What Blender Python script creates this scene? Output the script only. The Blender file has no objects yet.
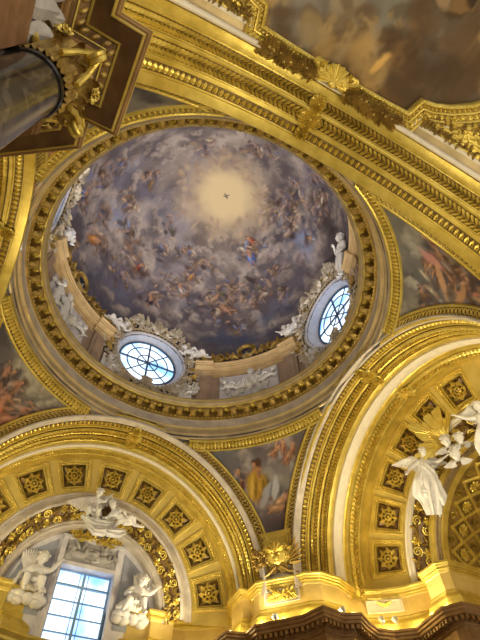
import bpy, math, random
import numpy as np
from math import pi, sin, cos, radians as rad
random.seed(7); RNG = np.random.default_rng(7)
C = bpy.context.scene.collection
A3 = np.array

# ------------------------------------------------------------------ measured camera (metres, z up, dome axis = origin)
CAM = A3([-3.3628, -8.8729, 1.60])
ROT = A3([[0.89171891, -0.4520488, -0.02211931], [-0.36257659, -0.74276703, 0.56288129], [0.2708793, 0.49391195, 0.82624172]])
FPX = 475.25
ZC = 10.4          # springing height of the four crossing arches
HALF = 6.57        # half side of the crossing


def ray(u, v):
    return A3([(u - 240) / FPX, -(v - 320) / FPX, 1.0]) @ ROT


def hit_plane(u, v, axis, val):
    d = ray(u, v)
    return CAM + d * ((val - CAM[axis]) / d[axis])


def hit_ellipsoid(u, v, c, radii):
    d = ray(u, v) / radii
    o = (CAM - A3(c)) / radii
    a, b, k = d @ d, o @ d, o @ o - 1
    s = (-b + math.sqrt(max(b * b - a * k, 0))) / a
    return CAM + ray(u, v) * s


# ------------------------------------------------------------------ mesh builder
def nrm(v):
    v = A3(v, float)
    n = np.linalg.norm(v)
    return v / n if n > 1e-12 else v


def frame(o, X, Y, Z):
    m = np.eye(4)
    m[:3, 0], m[:3, 1], m[:3, 2], m[:3, 3] = X, Y, Z, o
    return m


def gridF(nu, nv, wu=False, wv=False):
    F = []
    for i in range(nu if wu else nu - 1):
        for j in range(nv if wv else nv - 1):
            a, b = i, (i + 1) % nu
            c, d = j, (j + 1) % nv
            F.append((a * nv + c, b * nv + c, b * nv + d, a * nv + d))
    return F


class MB:
    def __init__(self):
        self.V, self.F, self.n = [], [], 0

    def add(self, V, F):
        V = np.asarray(V, float).reshape(-1, 3)
        k = self.n
        self.V.append(V)
        self.F.extend([tuple(i + k for i in f) for f in F])
        self.n += len(V)
        return self

    def inst(self, t, M):
        V, F = t
        return self.add(V @ M[:3, :3].T + M[:3, 3], F)

    def trim(self):
        V, F = self.data()
        c = A3([V[list(f)].mean(0) for f in F])
        keep = (np.abs(c[:, :2]).max(1) < 6.5) | (c[:, 2] > 16.42)
        self.F = [f for f, k in zip(F, keep) if k]
        return self

    def data(self):
        return (np.concatenate(self.V) if self.V else np.zeros((0, 3))), self.F

    def box(self, lo, hi):
        x0, y0, z0 = lo
        x1, y1, z1 = hi
        return self.add([(x0, y0, z0), (x1, y0, z0), (x1, y1, z0), (x0, y1, z0), (x0, y0, z1), (x1, y0, z1), (x1, y1, z1), (x0, y1, z1)],
                        [(0, 3, 2, 1), (4, 5, 6, 7), (0, 1, 5, 4), (1, 2, 6, 5), (2, 3, 7, 6), (3, 0, 4, 7)])

    def build(self, name, mat, parent=None, smooth=True, off=None):
        V, F = self.data()
        if off is not None:
            V = V - A3(off)
        me = bpy.data.meshes.new(name)
        me.from_pydata(V.tolist(), [], F)
        if smooth:
            me.polygons.foreach_set('use_smooth', [True] * len(me.polygons))
            try:
                me.set_sharp_from_angle(angle=rad(42))
            except Exception:
                pass
        me.materials.append(mat)
        o = bpy.data.objects.new(name, me)
        C.objects.link(o)
        if parent is not None:
            o.parent = parent
        elif off is not None:
            o.location = off
        return o


def tag(o, label=None, cat=None, group=None, kind=None):
    for k, v in (('label', label), ('category', cat), ('group', group), ('kind', kind)):
        if v:
            o[k] = v
    return o


def thing(name, label, cat, loc=(0, 0, 0), group=None, M=None):
    o = bpy.data.objects.new(name, None)
    C.objects.link(o)
    o.empty_display_size = 0.1
    if M is not None:
        from mathutils import Matrix
        o.matrix_world = Matrix(M.tolist())
    else:
        o.location = loc
    return tag(o, label, cat, group)


def child_mesh(name, mb, mat, parent, M=None, smooth=True):
    """mb holds world coordinates; store them relative to the parent frame M (4x4) or location."""
    V, F = mb.data()
    if M is None:
        V = V - A3(parent.location)
    else:
        Mi = np.linalg.inv(M)
        V = V @ Mi[:3, :3].T + Mi[:3, 3]
    m2 = MB()
    m2.add(V, F)
    return m2.build(name, mat, parent, smooth)


# ------------------------------------------------------------------ unit shapes
def t_sphere(nu=8, nv=6, s=(1, 1, 1), half=False):
    a = np.linspace(0, 2 * pi, nu, endpoint=False)
    b = np.linspace(0, pi / 2 if half else pi, nv)
    V = [(s[0] * sin(q) * cos(p), s[1] * sin(q) * sin(p), s[2] * cos(q)) for p in a for q in b]
    return A3(V), gridF(nu, nv, wu=True)


def merge(*ts):
    m = MB()
    for t in ts:
        m.add(*t)
    return m.data()


def xf(t, loc=(0, 0, 0), rz=0, s=1, rx=0, ry=0):
    V, F = t
    V = V * (A3(s) if np.ndim(s) else s)
    if rx:
        c, q = cos(rx), sin(rx)
        V = V @ A3([[1, 0, 0], [0, c, -q], [0, q, c]]).T
    if ry:
        c, q = cos(ry), sin(ry)
        V = V @ A3([[c, 0, q], [0, 1, 0], [-q, 0, c]]).T
    c, q = cos(rz), sin(rz)
    V = V @ A3([[c, -q, 0], [q, c, 0], [0, 0, 1]]).T
    return V + A3(loc), F


def t_leaf(L=1, W=.5, H=.25, nu=9, nv=7, lobes=0, curl=0.0):
    """relief leaf from the origin along +x, edges down on z=0, midrib raised, tip curling out."""
    V = []
    for i in range(nu):
        u = i / (nu - 1)
        w = W * .5 * (sin(pi * min(1, u * .93 + .05)) ** .7)
        if lobes:
            w *= .72 + .28 * abs(sin(pi * lobes * u))
        for j in range(nv):
            v = -1 + 2 * j / (nv - 1)
            z = H * (1 - v * v) * (.35 + .65 * sin(pi * u)) + H * .35 * max(0, 1 - abs(v) * 4)
            z += curl * u ** 3
            x = L * u
            if lobes:
                x -= .10 * L * abs(v) * (1 - u)
            V.append((x, v * w, z if 0 < i < nu - 1 else (curl * u ** 3)))
    return A3(V), gridF(nu, nv)


def tube(path, radii, n=8, flat=1.0, up=(0, 0, 1), cap=True):
    P = A3(path, float)
    N = len(P)
    r = np.full(N, radii) if np.ndim(radii) == 0 else A3(radii, float)
    T = np.gradient(P, axis=0)
    T /= np.linalg.norm(T, axis=1)[:, None] + 1e-12
    ref = nrm(up)
    if abs(ref @ T[0]) > .95:
        ref = A3([1., 0, 0]) if abs(T[0][0]) < .9 else A3([0, 1., 0])
    X = nrm(np.cross(T[0], ref))
    V = []
    for i in range(N):
        X = nrm(X - T[i] * (X @ T[i]))
        Y = np.cross(X, T[i])
        for k in range(n):
            a = 2 * pi * k / n
            V.append(P[i] + r[i] * (cos(a) * X + flat * sin(a) * Y))
    F = gridF(N, n, wv=True)
    if cap:
        V.append(P[0] - T[0] * r[0] * .3)
        V.append(P[-1] + T[-1] * r[-1] * .3)
        k0, k1 = N * n, N * n + 1
        for k in range(n):
            F.append((k0, k, (k + 1) % n))
            F.append((k1, (N - 1) * n + (k + 1) % n, (N - 1) * n + k))
    return A3(V), F


def t_torus(R=1, r=.2, nu=16, nv=6, arc=2 * pi, flat=1):
    V = []
    for i in range(nu):
        a = arc * i / nu
        for j in range(nv):
            b = 2 * pi * j / nv
            V.append(((R + r * cos(b)) * cos(a), (R + r * cos(b)) * sin(a), flat * r * sin(b)))
    return A3(V), gridF(nu, nv, wu=True, wv=True)


def t_rosette(n=8, R=.5, H=.18, layers=2):
    m = MB()
    for L in range(layers):
        rr = R * (1 - .36 * L)
        lf = t_leaf(rr, rr * 2.3 * pi / n / 1.6, H * .55, 7, 5, curl=H * .5)
        for k in range(n):
            m.add(*xf(lf, (0, 0, H * .35 * L), rz=2 * pi * (k + .5 * L) / n))
    m.add(*t_sphere(10, 6, (R * .24, R * .24, H * 1.0), True))
    m.add(*xf(t_torus(R * .3, R * .06, 14, 5), (0, 0, H * .5)))
    return m.data()


def spiral(turns=1.6, R=1.0, k=.72, n=26, a0=0.0, sgn=1):
    P = []
    for i in range(n):
        t = i / (n - 1)
        r = R * (1 - k * t)
        a = a0 + sgn * 2 * pi * turns * t
        P.append((r * cos(a), r * sin(a)))
    return A3(P)


def t_cscroll(L=1.0, H=.35, r=.06):
    """a C-scroll lying in xy: two volutes joined by an arc, relief in z."""
    m = MB()
    R = H * .5
    s1 = spiral(1.5, R, .75, 22, pi / 2, 1) + A3([-L / 2 + R, 0])
    s2 = spiral(1.5, R, .75, 22, pi / 2, -1) + A3([L / 2 - R, 0])
    arc = [(-L / 2 + R + (L - 2 * R) * t, R + .35 * H * sin(pi * t)) for t in np.linspace(0, 1, 9)]
    path = np.concatenate([s1[::-1], A3(arc)[1:-1], s2])
    P = np.c_[path, np.full(len(path), r * .6)]
    tt = np.abs(np.linspace(-1, 1, len(P)))
    m.add(*tube(P, r * (1.25 - .75 * tt), 6))
    for sx in (-1, 1):
        m.add(*xf(t_sphere(7, 5, (r * 1.2, r * 1.2, r * 1.2)), (sx * (L / 2 - R), 0, r * .6)))
    m.add(*xf(t_leaf(H * 1.0, H * .55, r * 2.2, 8, 5, lobes=3, curl=r * 2), (0, R * .7, r), rz=pi / 2))
    return m.data()


def t_volute_leaf(L=1.0, W=.4, r=.05, sgn=1):
    """an acanthus spray: S stem ending in a spiral, leaves along it."""
    m = MB()
    st = [(L * .75 * t, sgn * W * .5 * sin(pi * t * 1.1)) for t in np.linspace(0, 1, 10)]
    e = A3(st[-1])
    R = L * .2
    sp = spiral(1.5, R, .75, 22, -sgn * pi / 2, sgn)
    sp = sp - sp[0] + e
    P = np.concatenate([A3(st), sp[1:]])
    P = np.c_[P, np.full(len(P), r * .7)]
    m.add(*tube(P, r * np.linspace(1.2, .5, len(P)), 6))
    for i, t in enumerate((.12, .3, .5, .68)):
        p = (L * .75 * t, sgn * W * .5 * sin(pi * t * 1.1), r * .4)
        s = 1 if i % 2 else -1
        m.add(*xf(t_leaf(W * .95, W * .42, r * 2.4, 8, 5, lobes=3, curl=r * 2.5), p, rz=s * .75))
    m.add(*xf(t_sphere(7, 5, (r * 1.3,) * 3), tuple(P[-1])))
    return m.data()


BEAD = t_sphere(6, 5, (.42, .42, .42))
EGG = merge(xf(t_sphere(8, 5, (.30, .42, .30), True)), xf(t_torus(.40, .07, 12, 5), s=(1, 1.12, 1)),
            xf(t_leaf(.8, .16, .2, 5, 3), (.5, -.4, 0), rz=pi / 2))
LEAFCELL = merge(xf(t_leaf(.95, .66, .30, 7, 5), (0, -.47, 0), rz=pi / 2), xf(t_leaf(.7, .2, .26, 5, 3), (.5, -.45, 0), rz=pi / 2))
LAUREL = merge(*[xf(t_leaf(.70, .34, .34, 7, 5, curl=.26), (x0 - .30, sg * .03, .02), rz=sg * .75) for x0 in (-.16, .34) for sg in (-1, 1)],
               xf(t_leaf(1.0, .12, .30, 5, 3), (-.5, 0, .06)))
GUIL = merge(xf(t_torus(.40, .075, 16, 5), s=(1.25, 1, 1)), xf(t_torus(.22, .05, 12, 5)), t_sphere(7, 5, (.12, .12, .18), True))
ROS8 = t_rosette(8, .5, .22, 2)
ROS6 = t_rosette(6, .5, .22, 3)
COFROS = merge(*[xf(t_leaf(.30, .20, .16, 8, 5, curl=.12), (.18 * cos(q * pi / 4), .18 * sin(q * pi / 4), .0), rz=q * pi / 4) for q in range(8)],
               *[xf(t_sphere(6, 4, (.035, .035, .05)), (.13 * cos(q * pi / 5), .13 * sin(q * pi / 5), .10)) for q in range(10)], xf(t_torus(.17, .03, 18, 5), (0, 0, .06)), xf(t_sphere(8, 5, (.07, .07, .10), True), (0, 0, .05)))
SPIR = (lambda P: tube(np.c_[P, np.full(len(P), .08)], np.linspace(.085, .05, len(P)), 6))(spiral(1.8, .42, .8, 26))
OAK = merge(xf(t_leaf(.75, .42, .22, 9, 5, lobes=3, curl=.2), (0, 0, 0), rz=.5), xf(t_leaf(.75, .42, .22, 9, 5, lobes=3, curl=.2), (0, 0, 0), rz=-.9),
            xf(t_leaf(.7, .4, .22, 9, 5, lobes=3, curl=.15), (0, 0, 0), rz=2.4), xf(t_sphere(7, 5, (.13, .13, .16)), (.1, .1, .14)),
            xf(t_sphere(7, 5, (.12, .12, .15)), (-.12, -.05, .14)))


def band(mb, P0, P1, tmpl, h, step=1, zflip=1, width=1.0):
    """repeat a unit ornament between two matching polylines (one cell per interval)."""
    P0, P1 = A3(P0), A3(P1)
    for i in range(0, len(P0) - 1, step):
        c = (P0[i] + P0[i + 1] + P1[i] + P1[i + 1]) / 4
        X = (P0[i + 1] + P1[i + 1] - P0[i] - P1[i]) / 2
        Y = (P1[i] + P1[i + 1] - P0[i] - P0[i + 1]) / 2
        Z = np.cross(nrm(X), nrm(Y)) * zflip
        mb.inst(tmpl, frame(c, X, Y * width, nrm(Z) * h))


def sheet(mb, rows, wu=False):
    rows = [A3(r) for r in rows]
    mb.add(np.concatenate(rows), gridF(len(rows), len(rows[0]), wv=wu))


# ------------------------------------------------------------------ materials
def srgb(r, g, b):
    f = lambda c: (c / 255 / 12.92) if c / 255 <= .04045 else ((c / 255 + .055) / 1.055) ** 2.4
    return (f(r), f(g), f(b), 1)


def mat(name, c1, c2=None, metal=0, rough=.5, scale=4, bump=.0, bscale=30, detail=6, spec=.5, contrast=(.35, .65)):
    m = bpy.data.materials.new(name)
    m.use_nodes = True
    N, L = m.node_tree.nodes, m.node_tree.links
    b = N['Principled BSDF']
    b.inputs['Metallic'].default_value = metal
    b.inputs['Roughness'].default_value = rough
    b.inputs['Specular IOR Level'].default_value = spec
    tc = N.new('ShaderNodeTexCoord')
    n = N.new('ShaderNodeTexNoise')
    n.inputs['Scale'].default_value = scale
    n.inputs['Detail'].default_value = detail
    L.new(tc.outputs['Object'], n.inputs['Vector'])
    r = N.new('ShaderNodeValToRGB')
    r.color_ramp.elements[0].position, r.color_ramp.elements[1].position = contrast
    r.color_ramp.elements[0].color = c1
    r.color_ramp.elements[1].color = c2 or c1
    L.new(n.outputs['Fac'], r.inputs['Fac'])
    L.new(r.outputs['Color'], b.inputs['Base Color'])
    if bump:
        n2 = N.new('ShaderNodeTexNoise')
        n2.inputs['Scale'].default_value = bscale
        n2.inputs['Detail'].default_value = 4
        L.new(tc.outputs['Object'], n2.inputs['Vector'])
        bp = N.new('ShaderNodeBump')
        bp.inputs['Strength'].default_value = bump
        bp.inputs['Distance'].default_value = .02
        L.new(n2.outputs['Fac'], bp.inputs['Height'])
        L.new(bp.outputs['Normal'], b.inputs['Normal'])
    return m


GOLD = mat('gilding', (.60, .45, .085, 1), (.78, .61, .15, 1), .62, .36, 2.5, .35, 18)
GOLD_D = mat('dark_gilding', (.24, .15, .04, 1), (.44, .30, .08, 1), .55, .42, 3, .4, 22)  # darker gold for brackets, beds and leafwork
GOLD_B = mat('recess_shaded_gilding', (.13, .08, .025, 1), (.24, .155, .05, 1), .5, .45, 3, .2, 20)  # gilding darkened: crevice shade of the sunk bands put into the colour
GOLD_S = mat('satin_gilding', (.56, .42, .10, 1), (.68, .52, .15, 1), .35, .5, 1.5, .12, 10)
GOLD_P = mat('pale_gilding', (.46, .36, .20, 1), (.62, .49, .28, 1), .45, .45, 2, .3, 16)
SILV = mat('silvered_plaster', (.50, .44, .38, 1), (.68, .61, .53, 1), .2, .5, 2, .35, 14)
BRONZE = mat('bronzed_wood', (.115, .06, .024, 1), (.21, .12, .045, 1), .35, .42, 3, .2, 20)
BROWN = mat('brown_cornice', (.24, .13, .045, 1), (.36, .21, .08, 1), .35, .5, 3, .2, 20)
STUCCO = mat('white_stucco', (.68, .66, .65, 1), (.80, .78, .77, 1), 0, .6, 3, .15, 30)
CREAM = mat('cream_plaster', (.70, .63, .50, 1), (.78, .71, .58, 1), 0, .55, 3)
ATTIC = mat('ochre_plaster', (.60, .43, .12, 1), (.72, .53, .18, 1), .2, .5, 2, .15, 14)
TAUPE = mat('taupe_plaster', (.33, .235, .17, 1), (.42, .31, .22, 1), 0, .55, 2, .1)
TAN = mat('tan_moulding', (.58, .41, .21, 1), (.70, .52, .29, 1), .2, .5, 2, .1)
LILAC = mat('pale_reveal_plaster', (.62, .60, .66, 1), (.72, .70, .75, 1), 0, .55, 4, .3, 25)
GREYW = mat('grey_marble_wall', (.34, .32, .32, 1), (.50, .48, .47, 1), 0, .4, 3)
BLUEG = mat('blue_grey_plaster', (.30, .32, .40, 1), (.38, .40, .48, 1), 0, .55, 3)
REDM = mat('red_brown_marble', (.17, .085, .042, 1), (.27, .145, .075, 1), 0, .35, 5)
FLOORM = mat('pale_marble_floor', (.45, .40, .34, 1), (.62, .57, .50, 1), 0, .3, .8)
GAPSHADE = mat('scroll_gap_shade', (.045, .038, .042, 1), (.09, .075, .075, 1), .3, .5, 3)  # shade between the scrolls, put into the colour
SGILT = mat('silvery_gilding', (.52, .45, .36, 1), (.72, .64, .52, 1), .45, .4, 3, .3, 20)
LEAD = mat('dark_window_bar', (.05, .10, .2, 1), (.08, .14, .26, 1), .2, .5)
LAMPM = mat('lamp_housing', (.35, .35, .36, 1), (.45, .45, .45, 1), .6, .4)


def marble():
    m = mat('dark_column_marble', (.018, .016, .015, 1), (.10, .085, .065, 1), 0, .16, 1.6, detail=10, contrast=(.42, .78))
    N, L = m.node_tree.nodes, m.node_tree.links
    w = N.new('ShaderNodeTexWave')
    w.inputs['Scale'].default_value = .9
    w.inputs['Distortion'].default_value = 14
    w.inputs['Detail'].default_value = 6
    w.inputs['Detail Scale'].default_value = 1.6
    tc = N.new('ShaderNodeTexCoord')
    L.new(tc.outputs['Object'], w.inputs['Vector'])
    r = N.new('ShaderNodeValToRGB')
    r.color_ramp.elements[0].position = .80
    r.color_ramp.elements[0].color = (0, 0, 0, 1)
    r.color_ramp.elements[1].color = (.05, .04, .028, 1)
    L.new(w.outputs['Fac'], r.inputs['Fac'])
    mx = N.new('ShaderNodeMix')
    mx.data_type = 'RGBA'
    mx.blend_type = 'ADD'
    mx.inputs['Factor'].default_value = 1
    b = N['Principled BSDF']
    src = b.inputs['Base Color'].links[0].from_socket
    L.new(src, mx.inputs['A'])
    L.new(r.outputs['Color'], mx.inputs['B'])
    L.new(mx.outputs['Result'], b.inputs['Base Color'])
    return m


MARBLE = marble()


def pane_mat(name, strength, edge, core, scale):
    """daylit sky seen through the panes: cloud white with blue openings."""
    m = bpy.data.materials.new(name)
    m.use_nodes = True
    N, L = m.node_tree.nodes, m.node_tree.links
    N.remove(N['Principled BSDF'])
    out = N['Material Output']
    tc = N.new('ShaderNodeTexCoord')
    n = N.new('ShaderNodeTexNoise')
    n.inputs['Scale'].default_value = scale
    n.inputs['Detail'].default_value = 3
    L.new(tc.outputs['Object'], n.inputs['Vector'])
    r = N.new('ShaderNodeValToRGB')
    r.color_ramp.elements[0].position, r.color_ramp.elements[1].position = .34, .56
    r.color_ramp.elements[0].color, r.color_ramp.elements[1].color = edge, core
    L.new(n.outputs['Fac'], r.inputs['Fac'])
    e = N.new('ShaderNodeEmission')
    e.inputs['Strength'].default_value = strength
    L.new(r.outputs['Color'], e.inputs['Color'])
    g = N.new('ShaderNodeBsdfGlossy')
    g.inputs['Roughness'].default_value = .08
    g.inputs['Color'].default_value = (.06, .06, .06, 1)
    ad = N.new('ShaderNodeAddShader')
    L.new(e.outputs[0], ad.inputs[0])
    L.new(g.outputs[0], ad.inputs[1])
    L.new(ad.outputs[0], out.inputs['Surface'])
    return m


PANE_R = pane_mat('sky_lit_glass', 1.5, (.22, .50, .95, 1), (.80, .92, 1.0, 1), 1.0)
PANE_L = pane_mat('sky_lit_tall_glass', 1.55, (.14, .42, .95, 1), (.80, .93, 1.0, 1), .7)


def fresco_mat(name):
    m = mat(name, (.5, .5, .5, 1), rough=.7, spec=.25)
    N, L = m.node_tree.nodes, m.node_tree.links
    at = N.new('ShaderNodeAttribute')
    at.attribute_name = 'pigment'
    L.new(at.outputs['Color'], N['Principled BSDF'].inputs['Base Color'])
    return m


FRESCO = fresco_mat('fresco_paint')


# ------------------------------------------------------------------ noise and fresco painting
def hash3(i, j, k):
    n = (i * 374761393 + j * 668265263 + k * 2147483647 + 1013904223) & 0xffffffff
    n = ((n ^ (n >> 13)) * 1274126177) & 0xffffffff
    n = (n ^ (n >> 16)) & 0xffff
    return n / 65535.0


def vnoise(P):
    I = np.floor(P).astype(np.int64)
    f = P - I
    f = f * f * (3 - 2 * f)
    r = 0
    for a in (0, 1):
        for b in (0, 1):
            for c in (0, 1):
                w = (f[:, 0] if a else 1 - f[:, 0]) * (f[:, 1] if b else 1 - f[:, 1]) * (f[:, 2] if c else 1 - f[:, 2])
                r = r + w * hash3(I[:, 0] + a, I[:, 1] + b, I[:, 2] + c)
    return r


def fbm(P, f, o=5, off=0.0):
    s, a, t = 0, 1.0, 0
    for k in range(o):
        s = s + a * vnoise(P * f + off + 17.3 * k)
        t += a
        a *= .55
        f *= 2.03
    return s / t


def lin(c):
    return A3(srgb(*c)[:3])


def smooth(a, b, x):
    t = np.clip((x - a) / (b - a + 1e-9), 0, 1)
    return t * t * (3 - 2 * t)


class Canvas:
    """pigment per vertex on a fresco surface; strokes are ellipses in the local tangent plane."""

    def __init__(s, P, Nn, col, seed=0):
        s.P, s.N, s.col = P, Nn, col
        s.j = fbm(P, 3.5, 3, seed) - .5
        s.rng = np.random.default_rng(seed)

    def stroke(s, c, ang, a, b, col, al=1.0, soft=.35):
        d = s.P - c
        m = (np.abs(d) < 1.4 * max(a, b) + .02).all(1)
        idx = np.nonzero(m)[0]
        if len(idx) == 0:
            return
        d = d[idx]
        n = s.N[idx[np.argmin((d * d).sum(1))]]
        up = A3([0, 0, 1.]) - n * n[2]
        if np.linalg.norm(up) < .2:
            up = A3([1., 0, 0]) - n * n[0]
        up = nrm(up)
        rt = np.cross(up, n)
        x, y = d @ rt, d @ up
        ca, sa = cos(ang), sin(ang)
        q = np.hypot((x * ca + y * sa) / a, (-x * sa + y * ca) / b) + s.j[idx] * .9
        w = al * (1 - smooth(1 - soft, 1 + soft * .4, q))
        s.col[idx] = s.col[idx] * (1 - w[:, None]) + A3(col) * w[:, None]

    def local(s, c):
        i = np.argmin(((s.P - c) ** 2).sum(1))
        n = s.N[i]
        up = A3([0, 0, 1.]) - n * n[2]
        if np.linalg.norm(up) < .2:
            up = A3([1., 0, 0]) - n * n[0]
        up = nrm(up)
        return up, np.cross(up, n)

    def puff(s, c, r, src, light, dark, n=7):
        up, rt = s.local(c)
        g = s.rng
        to = src - c
        to = nrm(up * (to @ up) + rt * (to @ rt))
        pr = np.cross(to, np.cross(up, rt))
        s.stroke(c - to * r * .15, g.uniform(0, 3), r, r * .6, dark, .6, .6)
        for k in range(n):
            a = g.uniform(-1.2, 1.2)
            q = c + (to * cos(a) + pr * sin(a)) * r * g.uniform(.35, .75)
            w = r * g.uniform(.22, .42)
            s.stroke(q, g.uniform(0, 3), w, w * .8, light * g.uniform(.8, 1.15), .6, .5)
            s.stroke(q - to * w * .5, g.uniform(0, 3), w * .9, w * .5, dark * g.uniform(.8, 1.3), .5, .6)

    def company(s, c, size, n, dk, md, sk, br):
        """a crowded group in free brushwork: dark mass, draperies, limbs, heads and a few accents."""
        up, rt = s.local(c)
        g = s.rng
        s.stroke(c, g.uniform(-.6, .6), size * .75, size * .42, lin(dk[g.integers(len(dk))]), .55, .7)
        for k in range(n):
            o = rt * g.normal(0, .42) * size + up * g.normal(0, .28) * size
            p = c + o
            z = g.random()
            if z < .34:
                q, a, b, al = dk, g.uniform(.12, .3), g.uniform(.06, .14), .75
            elif z < .62:
                q, a, b, al = md, g.uniform(.12, .28), g.uniform(.05, .12), .7
            elif z < .90:
                q, a, b, al = sk, g.uniform(.09, .24), g.uniform(.035, .075), .7
            else:
                q, a, b, al = br, g.uniform(.1, .22), g.uniform(.05, .1), .7
            cc = lin(q[g.integers(len(q))]) * g.uniform(.75, 1.2)
            th = g.uniform(0, pi)
            a, b = a * (.75 + .55 * size), b * (.75 + .55 * size)
            s.stroke(p, th, a, b, cc, al, .55)
            if z > .5:
                s.stroke(p + up * b * .5, th, a * .7, b * .4, np.minimum(cc * 1.5, 1), .6, .4)
                s.stroke(p - up * b * .9, th, a * .8, b * .4, cc * .35, .6, .4)
            if g.random() < .25:
                s.stroke(p + up * a * .7, 0, .06, .055, lin(sk[g.integers(len(sk))]), .8, .4)
                s.stroke(p + up * (a * .7 + .05), 0, .06, .035, lin((52, 40, 36)), .8, .4)

    def person(s, c, sc, cloth, ang=None, skin=(176, 132, 104), al=.9):
        g = s.rng
        up, rt = s.local(c)
        th = g.uniform(-.9, .9) if ang is None else ang
        ax = cos(th) * up + sin(th) * rt
        sd = cos(th) * rt - sin(th) * up
        aa = pi / 2 - th
        cl, sk = lin(cloth), lin(skin)
        dk = cl * .32
        s.stroke(c - ax * sc * .18 + sd * sc * .05, aa + g.uniform(-.3, .3), sc * .40, sc * .27, dk, al)
        s.stroke(c - ax * sc * .16, aa + g.uniform(-.5, .5), sc * .34, sc * .2, cl, al)
        s.stroke(c - ax * sc * .12 - sd * sc * .06, aa + g.uniform(-.3, .3), sc * .2, sc * .06, np.minimum(cl * 1.8 + .02, 1), al * .8)
        s.stroke(c - ax * sc * .2 + sd * sc * .09, aa + g.uniform(-.3, .3), sc * .22, sc * .04, dk, al * .8)
        s.stroke(c + ax * sc * .1, aa, sc * .2, sc * .12, sk, al)
        s.stroke(c + ax * sc * .1 + sd * sc * .06, aa, sc * .16, sc * .05, sk * .4, al * .7)
        for q in (-1, 1):
            e = c + ax * sc * .18 + sd * q * sc * .12
            t2 = aa + q * g.uniform(.4, 1.8)
            s.stroke(e + (rt * cos(t2) + up * sin(t2)) * sc * .12, t2, sc * .17, sc * .045, sk * g.uniform(.7, 1.1), al)
        for q in (-1, 1):
            t2 = aa + pi + q * g.uniform(.1, .6)
            e = c - ax * sc * .3 + sd * q * sc * .06
            s.stroke(e + (rt * cos(t2) + up * sin(t2)) * sc * .16, t2, sc * .2, sc * .055, sk * g.uniform(.6, 1.0), al * .85)
        h = c + ax * sc * .36
        s.stroke(h + ax * sc * .02, aa, sc * .085, sc * .08, lin((60, 42, 34)), al)
        s.stroke(h - ax * sc * .015 - sd * sc * .02, aa, sc * .06, sc * .05, sk * 1.15, al)


def fresco_object(name, V, F, col, parent=None):
    m = MB()
    m.add(V, F)
    o = m.build(name, FRESCO, parent)
    a = o.data.color_attributes.new('pigment', 'FLOAT_COLOR', 'POINT')
    a.data.foreach_set('color', np.c_[np.clip(col, 0, 1), np.ones(len(col))].astype(np.float32).ravel())
    return o


# ------------------------------------------------------------------ dome and drum
R_DR, Z0, APEX = 6.6, 20.9, 28.2
WROT = rad(1.5)
OC_Z, OC_R = 20.45, 1.72
WIN_AZ = [rad(90) + WROT, WROT, pi + WROT, -pi / 2 + WROT]


def shell(az, z, inset=0.0):
    """point on the inner face of drum / dome at an azimuth and height, moved inwards by inset."""
    if z <= Z0:
        r, nz = R_DR, 0
        n = A3([cos(az), sin(az), 0])
        return A3([r * cos(az), r * sin(az), z]) - n * inset
    t = math.asin(min(1, (z - Z0) / (APEX - Z0)))
    r = R_DR * cos(t)
    n = nrm([cos(az) * cos(t) / R_DR, sin(az) * cos(t) / R_DR, sin(t) / (APEX - Z0)])
    return A3([r * cos(az), r * sin(az), z]) - n * inset


def wrap_shell(t, az0, z0, depth0=0.0):
    """map a flat ornament (x right as seen from inside, y up, z outwards to the viewer) on to the shell."""
    V, F = t
    W = [shell(az0 - x / 6.55, z0 + y, depth0 + z) for x, y, z in V]
    return A3(W), F


def in_oculus(P, grow=0):
    az = np.arctan2(P[:, 1], P[:, 0])
    k = np.zeros(len(P), bool)
    for a in WIN_AZ:
        d = (az - a + pi) % (2 * pi) - pi
        k |= np.hypot(d * 6.55, P[:, 2] - OC_Z) < OC_R + grow
    return k


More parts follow.
